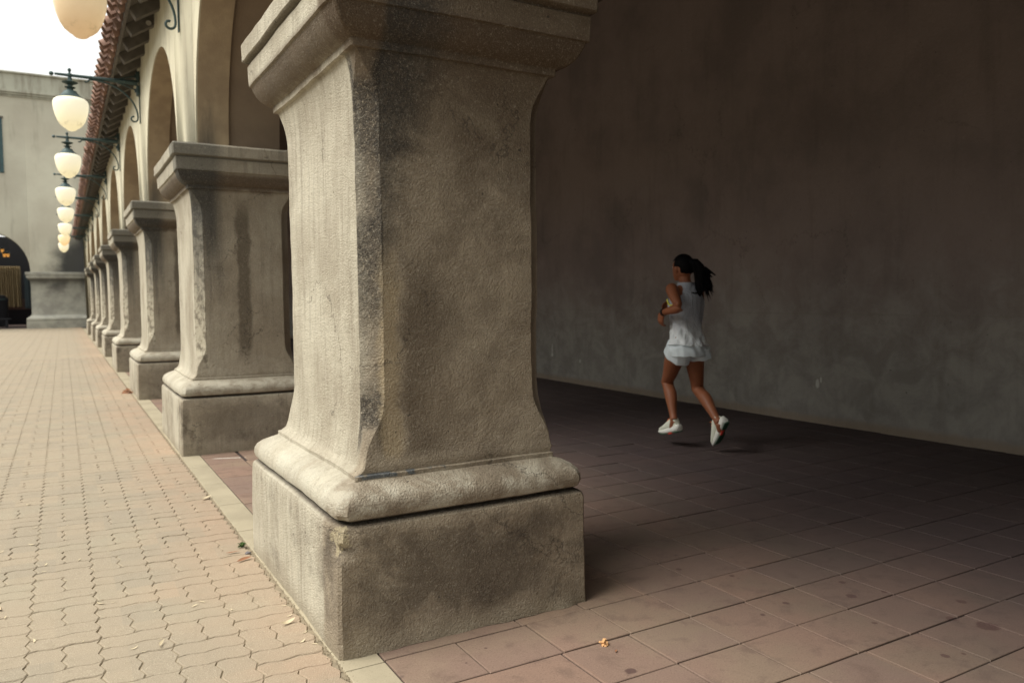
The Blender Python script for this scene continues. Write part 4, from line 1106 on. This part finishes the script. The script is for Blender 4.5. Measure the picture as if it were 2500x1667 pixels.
for (dx, dy, dz, L) in ((.115, -.06, -.055, 1), (.125, -.06, -.10, 1), (.13, -.05, -.15, 1), (.15, -.05, -.165, 1.0), (.105, -.05, -.22, 1.0), (.165, -.05, -.09, 1), (.15, -.05, -.20, 1)):
    for j in range(3):
        st = tail[2+(j % 2)]; e_ = HC+Z3((dx+rnd.uniform(-.015, .02), -.17+dy*.4+rnd.uniform(-.02, .02), dz+rnd.uniform(-.02, .02)))
        m_ = st.lerp(e_, .5)+Z3((.0, 0, .02)); bm_tube(bm, [st, m_, e_.lerp(m_, .3), e_], [.014, .010, .006, .0012], 6)
pl('hair', mesh_bm('hair', bm, 60), M['hair'])
# vest
def vest():
    bm = bmesh.new(); tw = math.radians(4); rows = []
    prof = [(.862, .164, .143), (.888, .158, .130), (.925, .147, .111), (.965, .141, .103), (1.02, .140, .102), (1.08, .147, .110), (1.14, .156, .118), (1.19, .163, .122), (1.225, .160, .118), (1.262, .138, .108), (1.295, .118, .094), (1.325, .098, .078), (1.348, .078, .068), (1.372, .068, .064)]
    n = 56
    for z, hw, hd in prof:
        _, cx, cy = (z,)+lerp_table([(t[0], t[1], t[2]) for t in TORSO], z)
        r = []
        for k in range(n):
            a = 2*math.pi*k/n; ca, sa = math.cos(a), math.sin(a)
            x = hw*math.copysign(abs(ca)**.86, ca); y = hd*math.copysign(abs(sa)**.9, sa)
            fold = .008*math.sin(a*6+z*26+2*math.sin(z*9+a))*max(0, min(1, (1.2-z)/.15)) + .005*math.sin(a*13-z*40)*max(0, min(1, (1.0-z)/.1))
            x += ca*fold; y += sa*fold
            if z < .87: x += ca*.004; y += sa*.004
            r.append(bm.verts.new((cx+x*math.cos(tw)-y*math.sin(tw), cy+x*math.sin(tw)+y*math.cos(tw), z+(.010*math.sin(a*2+1) if z < .87 else 0))))
        rows.append(r)
    for a, b in zip(rows, rows[1:]):
        for k in range(n): bm.faces.new((a[k], a[(k+1) % n], b[(k+1) % n], b[k]))
    bmesh.ops.subdivide_edges(bm, edges=bm.edges[:], cuts=1, use_grid_fill=True, smooth=.6)
    bmesh.ops.solidify(bm, geom=bm.faces[:], thickness=.003)
    return mesh_bm('vest', bm, 70)
vs = pl('vest', vest(), M['cloth'])
def ringband(zc, grow, h, arc, mat, nm):
    bm = bmesh.new(); tw = 0; n = 40; rr = []
    _, cx, cy = (zc,)+lerp_table([(t[0], t[1], t[2]) for t in TORSO], zc)
    return bm
# collar folds / dark neck cord lying on the upper back
bm = bmesh.new(); pts = []
for i in range(13):
    a = math.radians(200+140*i/12); pts.append(Z3((4.458+.085*math.cos(a), 4.855+.098*math.sin(a), 1.312-.03*math.sin(math.pi*i/12))))
bm_tube(bm, pts, .007, 8); pl('neck_cord', mesh_bm('neck_cord', bm, 60), M['black'])
bm = bmesh.new(); pts = []
for i in range(9):
    a = math.radians(165+55*i/8); pts.append(Z3((4.447+.166*math.cos(a), 4.875+.10*math.sin(a), 1.235-.05*math.sin(math.pi*i/8))))
bm_tube(bm, pts, .006, 8); pl('armhole_trim', mesh_bm('armhole_trim', bm, 60), M['yellow'])
# shorts
def shorts():
    bm = bmesh.new(); tw = math.radians(2)
    ax = Z3((math.cos(tw), math.sin(tw), 0)); ay = Z3((-math.sin(tw), math.cos(tw), 0))
    loft(bm, [(Z3((4.42, 4.815, .885)), ax*.154, ay*.124), (Z3((4.418, 4.804, .85)), ax*.163, ay*.138), (Z3((4.418, 4.80, .81)), ax*.170, ay*.142), (Z3((4.418, 4.795, .772)), ax*.166, ay*.138)])
    dL = (kneeL-hipL).normalized(); dR = (kneeR-hipR).normalized()
    for h, d, sx in ((hipL, dL, -1), (hipR, dR, 1)):
        s_ = d.cross(Z3((0, 1, 0))).normalized(); fr = s_.cross(d).normalized(); c0 = h+Z3((sx*.004, -.030, .02))
        loft(bm, [(c0, s_*.088, fr*.122), (c0+d*.05, s_*.090, fr*.122), (c0+d*.078, s_*.093, fr*.122), (c0+d*.092, s_*.094, fr*.122)])
    return bm
sme = remeshed('shorts', shorts(), .006, 3)
for v in sme.vertices:
    p = v.co; v.co += v.normal*(.004*math.sin(p.x*70+p.z*40)*math.sin(p.y*50+p.z*20))
pl('shorts', sme, M['short'])
# watch on the left wrist
wd_ = (wrL-elL).normalized(); bm = bmesh.new()
c0 = elL.lerp(wrL, .93); s_ = wd_.cross(Z3((0, 0, 1))).normalized(); u_ = s_.cross(wd_)
loft(bm, [(c0-wd_*.012, s_*.030, u_*.032), (c0+wd_*.012, s_*.028, u_*.030)]); wt = pl('watch', mesh_bm('watch', bm, 40), M['black'])
# shoes
def shoe(origin, fwd, up):
    fwd = fwd.normalized(); up = (up-fwd*up.dot(fwd)).normalized(); sd_ = fwd.cross(up)
    def P(f_, s_, u_): return origin+fwd*f_*.93+sd_*s_*.86+up*u_*.9
    def section(f_, hw, z0, z1, lean=0): return [P(f_, hw*math.copysign(abs(math.cos(a))**.7, math.cos(a))+lean, z0+(z1-z0)*(.5+.5*math.copysign(abs(math.sin(a))**.8, math.sin(a)))) for a in [2*math.pi*k/18 for k in range(18)]]
    def lo(secs):
        bm = bmesh.new(); R = [[bm.verts.new(p) for p in s] for s in secs]
        for a, b in zip(R, R[1:]):
            for k in range(18): bm.faces.new((a[k], a[(k+1) % 18], b[(k+1) % 18], b[k]))
        bm.faces.new(R[0][::-1]); bm.faces.new(R[-1]); return bm
    up_ = lo([section(-.072, .020, .040, .085), section(-.064, .033, .034, .122), section(-.03, .039, .034, .126), section(.005, .040, .034, .122), section(.05, .042, .034, .106), section(.09, .045, .032, .088), section(.13, .047, .030, .074), section(.17, .041, .030, .064), section(.20, .022, .032, .052)])
    foam = lo([section(-.098, .018, .028, .058), section(-.08, .042, -.004, .060), section(-.03, .046, -.010, .056), section(.02, .043, -.008, .050), section(.07, .048, -.010, .046), section(.12, .052, -.006, .043), section(.17, .047, .004, .041), section(.20, .032, .014, .040), section(.215, .012, .026, .038)])
    sole = lo([section(-.078, .034, -.014, -.003), section(-.03, .043, -.015, -.005), section(.0, .036, -.013, -.004), section(.03, .022, -.012, -.004), section(.06, .042, -.015, -.005), section(.12, .049, -.011, -.002), section(.17, .040, -.001, .008)])
    red = lo([section(.0, .020, -.017, -.006, -.02), section(.05, .020, -.017, -.006, -.02)])
    lace = bmesh.new()
    for j in range(4):
        f_ = .035+.022*j; z_ = .120-.012*j
        bm_tube(lace, [P(f_, -.028, z_-.018), P(f_+.004, 0, z_+.002), P(f_, .028, z_-.018)], .0045, 6)
    bm_tube(lace, [P(.03, .0, .112), P(.0, -.03, .125), P(-.004, -.05, .118)], .003, 6)
    return up_, foam, sole, red, lace
for (o_, f_, u__) in ((ankL+Z3((.022, .018, -.100)), Z3((.02, .25, -.068)), Z3((-.05, .15, 1))), (ankR+Z3((.035, -.018, -.045)), Z3((.03, .13, -.215)), Z3((-.22, .95, .55)))):
    U, Fm, So, Rd, La = shoe(o_, f_, u__)
    sh_ = pl('shoe', mesh_bm('shoe', U, 50), M['shoe'])
    for nm, b_, mt in (('midsole', Fm, 'foam'), ('outsole', So, 'sole'), ('sole_patch', Rd, 'red'), ('laces', La, 'lace')):
        o = link(nm, mesh_bm(nm, b_, 45), M[mt]); o.parent = sh_
